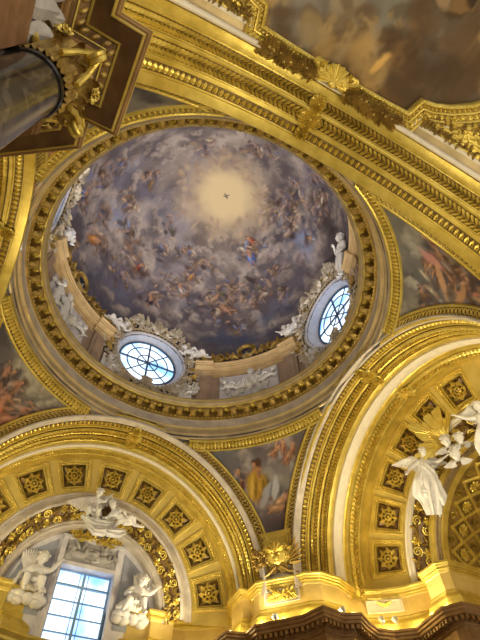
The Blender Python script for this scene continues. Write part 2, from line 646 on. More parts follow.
def build_dome():
    na, nt = 600, 190
    az = np.linspace(0, 2 * pi, na, endpoint=False)
    tt = np.linspace(0, pi / 2 - .002, nt)
    AZ, T = np.meshgrid(az, tt, indexing='ij')
    V = np.c_[(R_DR * np.cos(T) * np.cos(AZ)).ravel(), (R_DR * np.cos(T) * np.sin(AZ)).ravel(), (Z0 + (APEX - Z0) * np.sin(T)).ravel()]
    Nn = -V * A3([1, 1, 0]) / R_DR ** 2 - np.c_[0 * V[:, 0], 0 * V[:, 0], (V[:, 2] - Z0) / (APEX - Z0) ** 2]
    Nn /= np.linalg.norm(Nn, axis=1)[:, None]
    F = gridF(na, nt, wu=True)
    cen = V[A3(F)].mean(1)
    hole = in_oculus(cen)
    F = [f for f, h in zip(F, hole) if not h]
    H = lambda u, v: hit_ellipsoid(u, v, (0, 0, Z0), A3([R_DR, R_DR, APEX - Z0]))
    # cloud ground
    ctr = H(226, 196)
    d = np.linalg.norm(V - ctr, axis=1)
    w1, w2, w3 = fbm(V, .42, 5, 3), fbm(V, .9, 5, 11), fbm(V, 2.2, 5, 29)
    swirl = V + 1.6 * np.c_[w1, w2, w3]
    cl = fbm(swirl, .8, 7, 41)
    t = smooth(.38, .62, cl)[:, None]
    col = lin((84, 76, 82)) * (1 - t) + lin((158, 146, 142)) * t
    t = smooth(.48, .62, fbm(swirl, .6, 5, 57))[:, None]
    col = col * (1 - .6 * t) + lin((96, 94, 116)) * .6 * t
    t = smooth(.50, .66, fbm(swirl, 1.6, 5, 77))[:, None]
    col = col * (1 - .35 * t) + lin((74, 64, 62)) * .35 * t
    low = smooth(6.2, 10.0, d + 2.2 * (w2 - .5))[:, None]
    col = col * (1 - .5 * low) + lin((66, 64, 82)) * .5 * low
    t = (smooth(7.2, 2.2, d + 2.4 * (w1 - .5)) * smooth(.30, .58, fbm(swirl, .7, 6, 133)))[:, None]
    col = col * (1 - .52 * t) + lin((172, 160, 152)) * .52 * t
    t = (smooth(2.2, 2.7, d) * smooth(3.9, 3.2, d) * smooth(.42, .6, w3))[:, None]
    col = col * (1 - .5 * t) + lin((120, 104, 98)) * .5 * t
    cv = Canvas(V, Nn, col, 5)
    g = cv.rng
    for u, v, a, b, c, al in [(80, 190, .9, 1.3, (92, 112, 164), .7), (110, 215, 1.2, .8, (104, 116, 152), .6), (300, 240, 1.2, 1.5, (116, 130, 166), .75), (285, 225, .8, .9, (126, 136, 166), .6),
                              (225, 330, 2.6, .9, (66, 72, 100), .75), (130, 300, 1.6, .9, (76, 76, 100), .6), (80, 285, .8, .9, (70, 84, 116), .7), (290, 215, 1.2, .7, (160, 150, 140), .5),
                              (335, 250, 1.0, 1.8, (48, 42, 46), .75), (325, 200, 1.1, 1.4, (62, 52, 54), .6), (170, 160, 1.6, .9, (160, 148, 146), .4), (265, 320, 1.0, .5, (76, 84, 110), .6),
                              (130, 165, 1.3, .6, (126, 126, 144), .5), (180, 225, 1.3, .9, (138, 134, 150), .5), (190, 300, 1.2, .5, (96, 96, 118), .5)]:
        cv.stroke(H(u, v), g.uniform(-1, 1), a, b, lin(c), al, .8)
    # cloud banks: billows lit on the side of the glow
    for k in range(210):
        az_, tt_ = g.uniform(0, 2 * pi), g.uniform(.05, 1.05)
        c = A3([R_DR * cos(tt_) * cos(az_), R_DR * cos(tt_) * sin(az_), Z0 + (APEX - Z0) * sin(tt_)])
        cv.puff(c, g.uniform(.35, .95), ctr, lin((168, 154, 148)) * g.uniform(.55, 1.05), lin((82, 74, 82)) * g.uniform(.7, 1.2))
    for u, v, sz in ((225, 315, 1.3), (205, 308, .9), (245, 312, .9), (165, 300, .9), (275, 190, 1.1), (262, 205, .9), (290, 200, .9), (250, 232, .7), (265, 265, .9), (105, 250, .9), (130, 270, 1.0), (155, 285, .9), (300, 265, .9)):
        cv.puff(H(u, v), sz, ctr, lin((150, 136, 134)), lin((72, 62, 68)))
    dk = [(70, 52, 46), (92, 72, 62), (110, 86, 72), (64, 58, 70), (84, 78, 96), (58, 46, 44)]
    md = [(130, 110, 104), (120, 104, 112), (146, 124, 106), (104, 100, 120), (138, 120, 120)]
    sk = [(150, 122, 104), (134, 108, 92), (168, 142, 124)]
    br = [(140, 110, 72), (112, 70, 60), (88, 100, 148), (108, 122, 160), (92, 92, 66), (176, 164, 150)]
    for u, v, a, b, c, al in [(312, 200, 1.1, .6, (64, 52, 50), .7), (326, 225, .8, 1.0, (52, 44, 46), .7), (290, 215, .7, .5, (74, 60, 54), .6), (240, 340, 2.4, .45, (62, 68, 92), .75), (290, 310, 1.2, .5, (58, 60, 82), .7), (110, 310, 1.0, .6, (60, 60, 82), .6),
                              (95, 270, .8, .9, (62, 62, 84), .6), (88, 160, 1.2, .5, (92, 96, 122), .5), (150, 295, 1.0, .5, (64, 62, 84), .6), (260, 335, .9, .3, (98, 94, 110), .5)]:
        cv.stroke(H(u, v), g.uniform(-.5, .5), a, b, lin(c), al, .8)
    # companies of small figures on the cloud banks
    for k in range(90):
        az_, tt_ = g.uniform(0, 2 * pi), g.uniform(.03, .9) ** 1.25
        c = A3([R_DR * cos(tt_) * cos(az_), R_DR * cos(tt_) * sin(az_), Z0 + (APEX - Z0) * sin(tt_)])
        if np.linalg.norm(c - ctr) < 2.6 or fbm(c[None], .5, 3, 91)[0] < .43:
            continue
        cv.company(c, g.uniform(.55, 1.1), int(g.uniform(9, 20)), dk, md, sk, br)
    # the fuller groups
    for u, v, sz, n in ((252, 250, 1.2, 34), (285, 205, 1.1, 30), (292, 226, 1.0, 26), (316, 212, 1.1, 26), (270, 214, .9, 22), (262, 198, .8, 18), (325, 205, .9, 20), (97, 240, 1.1, 24), (85, 200, .9, 20), (106, 216, .9, 20), (140, 268, 1.0, 24),
                        (176, 290, 1.1, 28), (152, 298, .9, 18), (190, 275, .9, 22), (120, 275, 1.0, 24), (225, 312, 1.2, 30), (215, 300, 1.0, 26), (242, 298, 1.0, 22), (120, 168, .9, 18), (150, 178, .9, 18), (205, 143, .9, 16), (252, 148, .8, 16),
                        (297, 185, .9, 20), (262, 282, 1.0, 22), (275, 272, .9, 22), (130, 240, 1.1, 24), (160, 250, .9, 20), (185, 252, .9, 20), (205, 264, .9, 20), (232, 286, 1.1, 26), (258, 300, .9, 20), (170, 228, .8, 14), (128, 205, .9, 18), (310, 240, .8, 14)):
        cv.company(H(u, v), sz, n, dk, md, sk, br)
    cv.col[:] = np.clip(cv.col * A3([1.02, 1.02, 1.02]), 0, .8)
    # heaven light with its ring of small pale clouds
    tg = smooth(3.1, 1.5, d + 1.5 * (w3 - .5))[:, None]
    cv.col[:] = cv.col * (1 - .85 * tg) + lin((172, 152, 128)) * .85 * tg
    tg = smooth(1.9, .9, d + .6 * (w3 - .5))[:, None]
    cv.col[:] = cv.col * (1 - tg) + lin((204, 184, 146)) * tg
    for k in range(90):
        a = g.uniform(0, 2 * pi)
        rr = g.uniform(1.55, 2.9)
        c = ctr + rr * A3([cos(a), sin(a), -.12])
        cv.stroke(c, g.uniform(0, 3), g.uniform(.12, .4), g.uniform(.06, .2), lin([(150, 124, 104), (190, 166, 134), (132, 112, 108)][k % 3]), .45, .8)
    # a few figures that stand out
    for u, v, sc, c, an in [(250, 256, 1.1, (92, 112, 172), .2), (250, 240, .7, (150, 80, 62), -.3), (95, 240, 1.1, (166, 112, 56), .7), (85, 193, .9, (78, 104, 168), .3), (140, 266, .7, (128, 60, 52), .4),
                            (181, 288, .9, (164, 154, 152), -.6), (150, 300, .8, (40, 38, 60), 0), (192, 276, .6, (160, 120, 70), .5), (225, 308, 1.0, (140, 108, 92), -.9), (215, 298, .8, (150, 128, 110), .8), (312, 238, .8, (126, 134, 160), -.3)]:
        cv.person(H(u, v), sc, c, an, al=.85)
    # a small winged shape in the light
    cv.stroke(ctr, .9, .20, .06, lin((92, 82, 84)), .9, .4)
    cv.stroke(ctr, 2.3, .22, .05, lin((104, 92, 90)), .9, .4)
    o = fresco_object('ceiling_dome', V, F, cv.col)
    tag(o, 'painted dome of clouds and small figures around a cream light', 'ceiling', kind='structure')
    # drum wall
    m = MB()
    na2, nz2 = 480, 44
    az = np.linspace(0, 2 * pi, na2, endpoint=False)
    zz = np.linspace(17.2, Z0, nz2)
    V = A3([(R_DR * cos(a), R_DR * sin(a), z) for a in az for z in zz])
    F = gridF(na2, nz2, wu=True)
    hole = in_oculus(V[A3(F)].mean(1))
    m.add(V, [f for f, h in zip(F, hole) if not h])
    tag(m.build('wall_drum', TAUPE), 'plain taupe drum wall between the round windows', 'wall', kind='structure')


def ringpts(r, z, n, a0=0.0, a1=2 * pi):
    a = np.linspace(a0, a1, n + 1)
    return np.c_[r * np.cos(a), r * np.sin(a), np.full(n + 1, z)]


def build_ring():
    prof = [(6.55, 17.80), (6.03, 17.80), (6.0, 17.76), (6.0, 17.62), (6.03, 17.58), (6.03, 17.52), (6.08, 17.47), (6.11, 17.40), (6.14, 17.38), (6.14, 17.33)]
    n = 240
    lipm = MB()
    sheet(lipm, [ringpts(r, z, n) for r, z in prof])
    root = lipm.build('trim_1', GOLD_P)
    tag(root, 'round gilded cornice ring with brackets carrying the drum', 'cornice', kind='structure')
    m = MB()
    sheet(m, [ringpts(r, z, n) for r, z in [(6.14, 17.33), (6.44, 17.30), (6.44, 17.02), (6.40, 17.0), (6.40, 16.95), (6.47, 16.93), (6.5, 16.90)]])
    m.build('bracket_bed', GOLD_D, root)
    m = MB()
    sheet(m, [ringpts(r, z, n) for r, z in [(6.5, 16.90), (6.52, 16.88), (6.52, 16.50), (6.50, 16.48)]])
    m.build('frieze', SILV, root)
    m = MB()
    sheet(m, [ringpts(r, z, n) for r, z in [(6.50, 16.48), (6.47, 16.44), (6.50, 16.40), (6.58, 16.36), (6.60, 16.24), (6.57, 16.22), (6.57, 16.16), (6.64, 16.10), (6.66, 16.02), (6.63, 15.99), (6.66, 15.93), (6.72, 15.92)]])
    m.trim().build('architrave', GOLD_P, root)
    m = MB()
    band(m, ringpts(6.385, 17.01, 230), ringpts(6.44, 16.94, 230), BEAD, .07)
    band(m, ringpts(6.48, 16.47, 300), ringpts(6.50, 16.41, 300), BEAD, .06)
    sheet(m, [ringpts(r, z, 240) for r, z in ((6.0, 17.70), (5.985, 17.68), (5.985, 17.66), (6.0, 17.64))])
    sheet(m, [ringpts(r, z, 240) for r, z in ((6.10, 17.41), (6.09, 17.385), (6.11, 17.36), (6.135, 17.36))])
    m.build('bead_moulding', GOLD, root)
    m = MB()
    band(m, ringpts(6.585, 16.36, 200), ringpts(6.60, 16.24, 200), LEAFCELL, .06, zflip=-1)
    band(m, ringpts(6.04, 17.56, 240), ringpts(6.10, 17.42, 240), LEAFCELL, .05, zflip=-1)
    m.trim().build('leaf_moulding', GOLD_P, root)
    # scrolled brackets: one proto, copied with its leaf
    br = MB()
    sp = [(-.02, 0.0), (-.02, -.10), (.04, -.16), (.10, -.16), (.16, -.22), (.26, -.30), (.30, -.30), (.30, 0)]
    V, k = [], len(sp)
    for s in (-1, 1):
        V += [(s * .13, x, z) for x, z in sp]
    F = [(i, (i + 1) % k, k + (i + 1) % k, k + i) for i in range(k)] + [tuple(range(k)), tuple(range(2 * k - 1, k - 1, -1))]
    br.add(V, F)
    for s in (-1, 1):
        P = spiral(1.4, .085, .7, 18)
        br.add(*tube(np.c_[np.full(18, s * .135), P[:, 0] + .05, P[:, 1] - .085], .02, 5))
        P = spiral(1.3, .06, .7, 16)
        br.add(*tube(np.c_[np.full(16, s * .135), P[:, 0] + .24, P[:, 1] - .23], .018, 5))
    lf = xf(t_leaf(.34, .24, .05, 9, 7, lobes=3, curl=.06), (0, 0, 0), rz=pi / 2)
    lf = (lf[0] @ A3([[1, 0, 0], [0, 0, 0.0], [0, 0, 0]]).T + np.c_[0 * lf[0][:, 0], .28 - lf[0][:, 1] * .95, -.28 + lf[0][:, 1] * .42 - lf[0][:, 2]], lf[1])
    br.add(*lf)
    proto = None
    nb = 64
    from mathutils import Matrix
    for i in range(nb):
        a = 2 * pi * (i + .5) / nb
        er = A3([cos(a), sin(a), 0])
        M = frame(er * 6.15 + A3([0, 0, 17.315]), A3([-sin(a), cos(a), 0]), er, A3([0, 0, 1]))
        if proto is None:
            o = proto = br.build('bracket', GOLD_D, root)
        else:
            o = proto.copy()
            C.objects.link(o)
            o.parent = root
        o.matrix_local = Matrix(M.tolist())
    # sunk flowers between the brackets
    m = MB()
    P0, P1 = ringpts(6.17, 17.318, nb, 0, 2 * pi), ringpts(6.40, 17.30, nb, 0, 2 * pi)
    for i in range(nb):
        a = 2 * pi * i / nb
        er = A3([cos(a), sin(a), 0])
        m.inst(ROS6, frame(er * 6.29 + A3([0, 0, 17.31]), A3([-sin(a), cos(a), 0]) * .26, er * .26, A3([0, 0, -.22])))
    m.build('soffit_flower', GOLD, root)


# ------------------------------------------------------------------ arches
SIDES = {'A': (0, 1, 1), 'B': (1, 0, 1), 'C': (0, 1, -1), 'D': (1, 0, -1)}


ZCO = {'A': 10.42, 'B': 10.52, 'C': 10.4, 'D': 10.4}


def apos(side, th, r, o, zc=None):
    zc = ZCO[side] if zc is None else zc
    i, j, s = SIDES[side]
    p = np.zeros(3)
    p[i] = r * cos(th)
    p[j] = s * o
    p[2] = zc + r * sin(th)
    return p


def acurve(side, r, o, n, t0=0.0, t1=pi, zc=None):
    return A3([apos(side, t, r, o, zc) for t in np.linspace(t0, t1, n + 1)])


def zsign(side, p0, p1):
    """sign that makes ornament on a profile segment stand towards the arch axis / crossing."""
    a = acurve(side, *p0, 1, 1.5, 1.6)
    b = acurve(side, *p1, 1, 1.5, 1.6)
    Z = np.cross(a[1] - a[0], b[0] - a[0])
    c = apos(side, 1.55, 1.0, p0[1] - 3)
    return 1 if Z @ (c - a[0]) > 0 else -1


def aband(mb, side, p0, p1, tmpl, h, n, t0=0.0, t1=pi, width=1.0, flip=False):
    P0, P1 = acurve(side, *p0, n, t0, t1), acurve(side, *p1, n, t0, t1)
    s = zsign(side, p0, p1)
    if flip:
        P0, P1 = P0[::-1], P1[::-1]
        s = -s
    band(mb, P0, P1, tmpl, h, zflip=s, width=width)


def arev(mb, side, prof, n=150, t0=0.0, t1=pi):
    sheet(mb, [acurve(side, r, o, n, t0, t1) for r, o in prof])


def rosette_on(mb, side, th, r, o, size, h, tmpl=ROS8):
    i, j, s = SIDES[side]
    p = apos(side, th, r, o)
    X = nrm(apos(side, th + .01, r, o) - p)
    Y = np.zeros(3)
    Y[j] = s
    Z = apos(side, th, r - 1, o) - p
    mb.inst(tmpl, frame(p, X * size, Y * size, Z * h))


ARCH_LABEL = {'A': 'gilded crossing arch over the tall window bay', 'B': 'gilded crossing arch over the coffered apse with angels',
              'C': 'broad gilded arch between dome and nave vault', 'D': 'gilded crossing arch at the far left of the dome'}
ARCH_T = {'A': (-.05, pi + .05), 'B': (-.05, pi + .05), 'C': (-.05, pi + .05), 'D': (-.05, pi + .05)}


def build_arch(side, num):
    t0, t1 = ARCH_T[side]
    root_m = MB()
    # archivolt edge facing the crossing
    arev(root_m, side, [(6.75, 6.64), (5.95, 6.60), (5.93, 6.52), (5.88, 6.47), (5.84, 6.49), (5.83, 6.52)], 160, t0, t1)
    lip = [(5.72, 6.50), (5.68, 6.44), (5.63, 6.46), (5.62, 6.56), (5.62, 6.72), (5.66, 6.74), (5.66, 6.78)]
    if side in 'CD':
        arev(root_m, side, lip, 160, t0, t1)
    arev(root_m, side, [(5.66, 7.02), (5.66, 7.06), (5.60, 7.07), (5.60, 7.14), (5.64, 7.15), (5.64, 7.18)], 160, t0, t1)
    arev(root_m, side, [(5.64, 7.50), (5.60, 7.51), (5.58, 7.56), (5.60, 7.61), (5.66, 7.62), (5.66, 7.65)], 160, t0, t1)
    arev(root_m, side, [(5.66, 7.93), (5.66, 7.96), (5.58, 7.97), (5.56, 8.01), (5.58, 8.22), (5.66, 8.24)], 160, t0, t1)
    root = root_m.build(f'trim_{num}', GOLD)
    tag(root, ARCH_LABEL[side], 'arch', kind='structure')
    m = MB()
    arev(m, side, [(5.83, 6.52), (5.79, 6.50), (5.75, 6.51), (5.72, 6.50)], 160, t0, t1)
    if side in 'AB':
        arev(m, side, lip, 160, t0, t1)
    m.build('pale_fascia', SILV if side in 'AB' else GOLD, root)
    m = MB()
    arev(m, side, [(5.66, 6.78), (5.66, 7.02)], 160, t0, t1)
    arev(m, side, [(5.64, 7.18), (5.64, 7.50)], 160, t0, t1)
    arev(m, side, [(5.66, 7.65), (5.66, 7.93)], 160, t0, t1)
    m.build('sunk_band', GOLD_B, root)
    m = MB()
    rw = {'B': .5, 'C': .13}.get(side, .26)
    arev(m, side, [(5.66, 8.24), (5.54, 8.26), (5.51, 8.26 + rw * .3), (5.52, 8.26 + rw * .6), (5.58, 8.26 + rw * .92), (5.64, 8.26 + rw)], 160, t0, t1)
    m.build('cream_roll', CREAM, root)
    m = MB()
    aband(m, side, (5.65, 6.80), (5.65, 7.0), LEAFCELL, .2, 100, t0, t1)
    m.build('leaf_band', GOLD, root)
    m = MB()
    aband(m, side, (5.63, 7.2), (5.63, 7.48), LAUREL, .26, 29, t0, pi / 2 - .05)
    aband(m, side, (5.63, 7.2), (5.63, 7.48), LAUREL, .26, 29, pi / 2 + .05, t1, flip=True)
    m.build('laurel_band', GOLD, root)
    m = MB()
    aband(m, side, (5.65, 7.67), (5.65, 7.91), LAUREL, .26, 32, t0, pi / 2 - .05)
    aband(m, side, (5.65, 7.67), (5.65, 7.91), LAUREL, .26, 32, pi / 2 + .05, t1, flip=True)
    m.build('inner_laurel_band', GOLD, root)
    m = MB()
    for rt_, o_, z_ in ((5.60, 7.34, .70), (5.62, 6.90, .42), (5.62, 7.79, .52)):
        m.inst(xf(t_sphere(20, 6, (.5, .5, .10), True)), frame(apos(side, pi / 2, rt_, o_), *[nrm(q) * k for q, k in zip((apos(side, pi / 2 + .01, rt_, o_) - apos(side, pi / 2, rt_, o_), apos(side, pi / 2, rt_, o_ + 1) - apos(side, pi / 2, rt_, o_), A3([0, 0, -1.])), (z_, z_, 1.0))]))
        rosette_on(m, side, pi / 2, rt_ - .03, o_, z_, .8, t_rosette(10, .5, .22, 2))
    m.build('rosette', GOLD, root)
    return root


def cone_frame(side, seg, th):
    (r0, o0), (r1, o1) = seg
    c = apos(side, th, (r0 + r1) / 2, (o0 + o1) / 2)
    X = nrm(apos(side, th + .01, 5, o0) - apos(side, th - .01, 5, o0))
    Y = nrm(apos(side, th, r0, o0) - apos(side, th, r1, o1))
    Z = np.cross(X, Y)
    if Z @ (apos(side, th, 0, o0 - 6) - c) < 0:
        X = -X
        Z = -Z
    return frame(c, X, Y, Z)


ORD = ['first', 'second', 'third', 'fourth', 'fifth', 'sixth', 'seventh', 'eighth', 'ninth', 'tenth']


def build_coffers(side, seg, thetas, dth, v0, v1, parent_mats, labels, group):
    """sunk square coffers on a cone segment; v runs 0..1 from outer to inner edge."""
    (r0, o0), (r1, o1) = seg
    length = math.hypot(r1 - r0, o1 - o0)

    def S(th, v, d):
        p = apos(side, th, r0 + (r1 - r0) * v, o0 + (o1 - o0) * v)
        n = cone_frame(side, seg, th)[:3, 2]
        return p + n * d
    field = MB()
    # margins and ribs between coffers
    allth = sorted(thetas)
    edges = []
    prev = -.06
    for t in allth:
        edges.append((prev, t - dth, True))
        edges.append((t - dth, t + dth, False))
        prev = t + dth
    edges.append((prev, pi + .06, True))
    for a, b, solid in edges:
        if b - a < 1e-4:
            continue
        k = max(2, int((b - a) / .03))
        T = np.linspace(a, b, k + 1)
        for lo, hi in ([(0, v0), (v0, v1), (v1, 1)] if solid else [(0, v0), (v1, 1)]):
            sheet(field, [[S(t, lo, 0) for t in T], [S(t, (lo + hi) / 2, 0) for t in T], [S(t, hi, 0) for t in T]])
    vc = (v0 + v1) / 2
    hv = (v1 - v0) / 2
    for th, lab in zip(thetas, labels):
        M = cone_frame(side, seg, th)
        rt = thing('coffer', lab, 'coffer', M=M, group=group)

        def ringrow(k, d):
            q = []
            n = 6
            for a, b, c, e in ((-1, -1, 1, -1), (1, -1, 1, 1), (1, 1, -1, 1), (-1, 1, -1, -1)):
                for i in range(n):
                    t = i / n
                    q.append(S(th + dth * k * (a + (c - a) * t), vc + hv * k * (b + (e - b) * t), d))
            return q
        m = MB()
        sheet(m, [ringrow(1.0, 0), ringrow(1.0, .05), ringrow(.95, .06), ringrow(.93, .03), ringrow(.80, .02)], wu=True)
        sheet(m, [ringrow(.72, -.08), ringrow(.71, -.02), ringrow(.68, -.02), ringrow(.67, -.15), ringrow(.65, -.18)], wu=True)
        child_mesh('frame', m, parent_mats[0], rt, M)
        m = MB()
        sheet(m, [ringrow(.80, .02), ringrow(.79, -.07), ringrow(.72, -.08)], wu=True)
        q = ringrow(.73, -.03)
        nn = 9
        for a, b, c, e in ((-1, -1, 1, -1), (1, -1, 1, 1), (1, 1, -1, 1), (-1, 1, -1, -1)):
            for i in range(nn):
                k = .865
                t0_, t1_ = i / nn, (i + 1) / nn
                p0 = S(th + dth * k * (a + (c - a) * t0_), vc + hv * k * (b + (e - b) * t0_), .02)
                p1 = S(th + dth * k * (a + (c - a) * t1_), vc + hv * k * (b + (e - b) * t1_), .02)
                X = p1 - p0
                Z = M[:3, 2]
                Y = np.cross(Z, nrm(X)) * .10
                m.inst(EGG, frame((p0 + p1) / 2, X, Y, Z * .10))
        child_mesh('egg_border', m, parent_mats[1], rt, M)
        m = MB()
        sheet(m, [ringrow(.66, -.18), ringrow(.3, -.18), ringrow(.02, -.18)], wu=True)
        for a in (pi / 4, 3 * pi / 4, 5 * pi / 4, 7 * pi / 4):
            c = S(th, vc, -.16)
            m.inst(xf(t_leaf(.46, .34, .10, 9, 7, lobes=3, curl=.05), (.14, 0, 0)), frame(c, M[:3, 0] * cos(a) + M[:3, 1] * sin(a), M[:3, 1] * cos(a) - M[:3, 0] * sin(a), M[:3, 2]))
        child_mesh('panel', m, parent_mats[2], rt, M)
        m = MB()
        c = S(th, vc, -.12)
        m.inst(COFROS, frame(c, M[:3, 0] * .88, M[:3, 1] * .88, M[:3, 2] * 1.0))
        m.inst(xf(t_torus(.30, .045, 20, 6)), frame(c + M[:3, 2] * .04, M[:3, 0], M[:3, 1], M[:3, 2]))
        child_mesh('rosette', m, parent_mats[3], rt, M)
    return field


# ------------------------------------------------------------------ pendentives
R_SPH, Z_SPH = 8.76, 10.3


def sph_z(r):
    return Z_SPH + math.sqrt(max(R_SPH ** 2 - r * r, 0))


CHAM = 12.36


def build_pendentive(sx, sy, name, label, paint, seed):
    na, nr = 230, 150
    V = []
    for p in np.linspace(0.0, pi / 2, na):
        ca, sa = cos(p), sin(p)
        rm = min(6.6 / max(ca, 1e-6), 6.6 / max(sa, 1e-6), CHAM / (ca + sa))
        rm = max(rm, 6.62)
        for k in range(nr):
            r = 6.6 + (rm - 6.6) * (k / (nr - 1))
            V.append((sx * r * ca, sy * r * sa, sph_z(r)))
    V = A3(V)
    F = gridF(na, nr)
    Nn = A3([0, 0, Z_SPH]) - V
    Nn /= np.linalg.norm(Nn, axis=1)[:, None]
    w = fbm(V, .8, 5, seed)
    t = smooth(.35, .62, w)[:, None]
    col = lin((70, 66, 68)) * (1 - t) + lin((136, 130, 124)) * t
    cv = Canvas(V, Nn, col, seed)
    paint(cv, lambda u, v: hit_ellipsoid(u, v, (0, 0, Z_SPH), A3([R_SPH] * 3)))
    cv.col[:] = np.clip(cv.col * 1.22, 0, .8)
    foot = V[:, 2] < 11.85
    cv.col[foot] = lin((150, 136, 116))
    o = fresco_object(name, V, F, cv.col)
    tag(o, label, 'wall', kind='structure')
    # chamfered pier face below it
    m = MB()
    a, b = A3([sx * 6.7, sy * (CHAM - 6.7), 0]), A3([sx * (CHAM - 6.7), sy * 6.7, 0])
    zt = 11.2
    m.add([a + A3([0, 0, 10.66]), b + A3([0, 0, 10.66]), b + A3([0, 0, zt]), a + A3([0, 0, zt])], [(0, 1, 2, 3)])
    m.build('pier_face', SILV, o)
    return o


def pendentive_border(sx, sy, root):
    """egg moulding along the ring and along both arches of one pendentive."""
    fl, eg = MB(), MB()
    # along the ring
    def rng(r):
        t = math.acos(min(1, 6.56 / r))
        return t, pi / 2 - t
    t0, t1 = rng(6.95)
    n = 40
    T = np.linspace(t0, t1, n + 1)
    cur = lambda r, lift=0: A3([(sx * r * cos(t) * (1 - lift), sy * r * sin(t) * (1 - lift), sph_z(r) - lift * 6) for t in T])
    sheet(fl, [cur(6.72), cur(6.72, .008), cur(6.76, .010), cur(6.78, .004)])
    sheet(fl, [cur(6.95, .004), cur(6.97, .009), cur(7.0, .008), cur(7.01, 0)])
    bd = MB()
    sheet(bd, [cur(6.78, .004), cur(6.95, .004)])
    band(eg, cur(6.78, .006), cur(6.95, .006), EGG, .13, zflip=sx * sy)
    # along the arches: circles y = const on the sphere
    for axis in (0, 1):
        def arc(d, lift=0, nn=34):
            R = math.sqrt(R_SPH ** 2 - d * d)
            P = []
            # from ring contact down to the chamfer
            tA = math.asin(min(1, (sph_z(6.80) - Z_SPH) / R))
            xB = CHAM - .16 - d
            tB = math.acos(min(1, xB / R))
            for t in np.linspace(tA, tB, nn + 1):
                x, z = R * cos(t), Z_SPH + R * sin(t)
                p = A3([sx * x, sy * d, z]) if axis == 1 else A3([sx * d, sy * x, z])
                q = A3([0, 0, Z_SPH]) - p
                P.append(p + nrm(q) * lift)
            return A3(P)
        sheet(fl, [arc(6.60), arc(6.58, .06), arc(6.54, .07), arc(6.52, .03)])
        sheet(fl, [arc(6.34, .03), arc(6.32, .07), arc(6.28, .06), arc(6.27, 0)])
        sheet(bd, [arc(6.52, .03), arc(6.34, .03)])
        s = -sx * sy if axis == 1 else sx * sy
        band(eg, arc(6.51, .04), arc(6.35, .04), EGG, .13, zflip=s)
    zr = [(8.50, 0), (8.505, .05), (8.53, .06), (8.55, .02), (8.645, .02), (8.66, .06), (8.69, .05), (8.70, 0)]

    def foot(r, l):
        t0 = math.acos(min(1, 6.45 / r))
        P = []
        for t in np.linspace(t0, pi / 2 - t0, 6):
            p = A3([sx * r * cos(t), sy * r * sin(t), sph_z(r)])
            P.append(p + nrm(A3([0, 0, Z_SPH]) - p) * l)
        return A3(P)
    sheet(fl, [foot(r, l) for r, l in zr])
    band(eg, foot(8.55, .03), foot(8.645, .03), EGG, .12, zflip=sx * sy)
    fl.build('border_fillet', GOLD, root)
    bd.build('border_bed', BRONZE, root)  # darkened so the gaps between the eggs carry their shade as colour
    eg.build('egg_border', GOLD, root)


# ------------------------------------------------------------------ sweeps along plan polylines
def sweep(mb, path, prof, closed=False, side=1):
    P = A3(path, float)
    n = len(P)
    offs = []
    for i in range(n):
        d0 = nrm(P[i] - P[i - 1]) if (i > 0 or closed) else None
        d1 = nrm(P[(i + 1) % n] - P[i]) if (i < n - 1 or closed) else None
        d0 = d1 if d0 is None else d0
        d1 = d0 if d1 is None else d1
        n0, n1 = A3([-d0[1], d0[0]]) * side, A3([-d1[1], d1[0]]) * side
        b = nrm(n0 + n1)
        offs.append(b / max(.35, b @ n0))
    rows = []
    for out, z in prof:
        rows.append([(*(P[i] + offs[i] * out), z) for i in range(n)])
    if closed:
        sheet(mb, rows, wu=True)
    else:
        sheet(mb, rows)
    return rows


def resample(P, step):
    P = A3(P, float)
    out = [P[0]]
    for a, b in zip(P[:-1], P[1:]):
        k = max(1, int(round(np.linalg.norm(b - a) / step)))
        for i in range(1, k + 1):
            out.append(a + (b - a) * i / k)
    return A3(out)


# ------------------------------------------------------------------ round windows of the drum
WNAME = ['round drum window over the tall window arch', 'round drum window over the coffered apse arch',
         'round drum window at the far left, mostly hidden', 'round drum window over the nave arch']


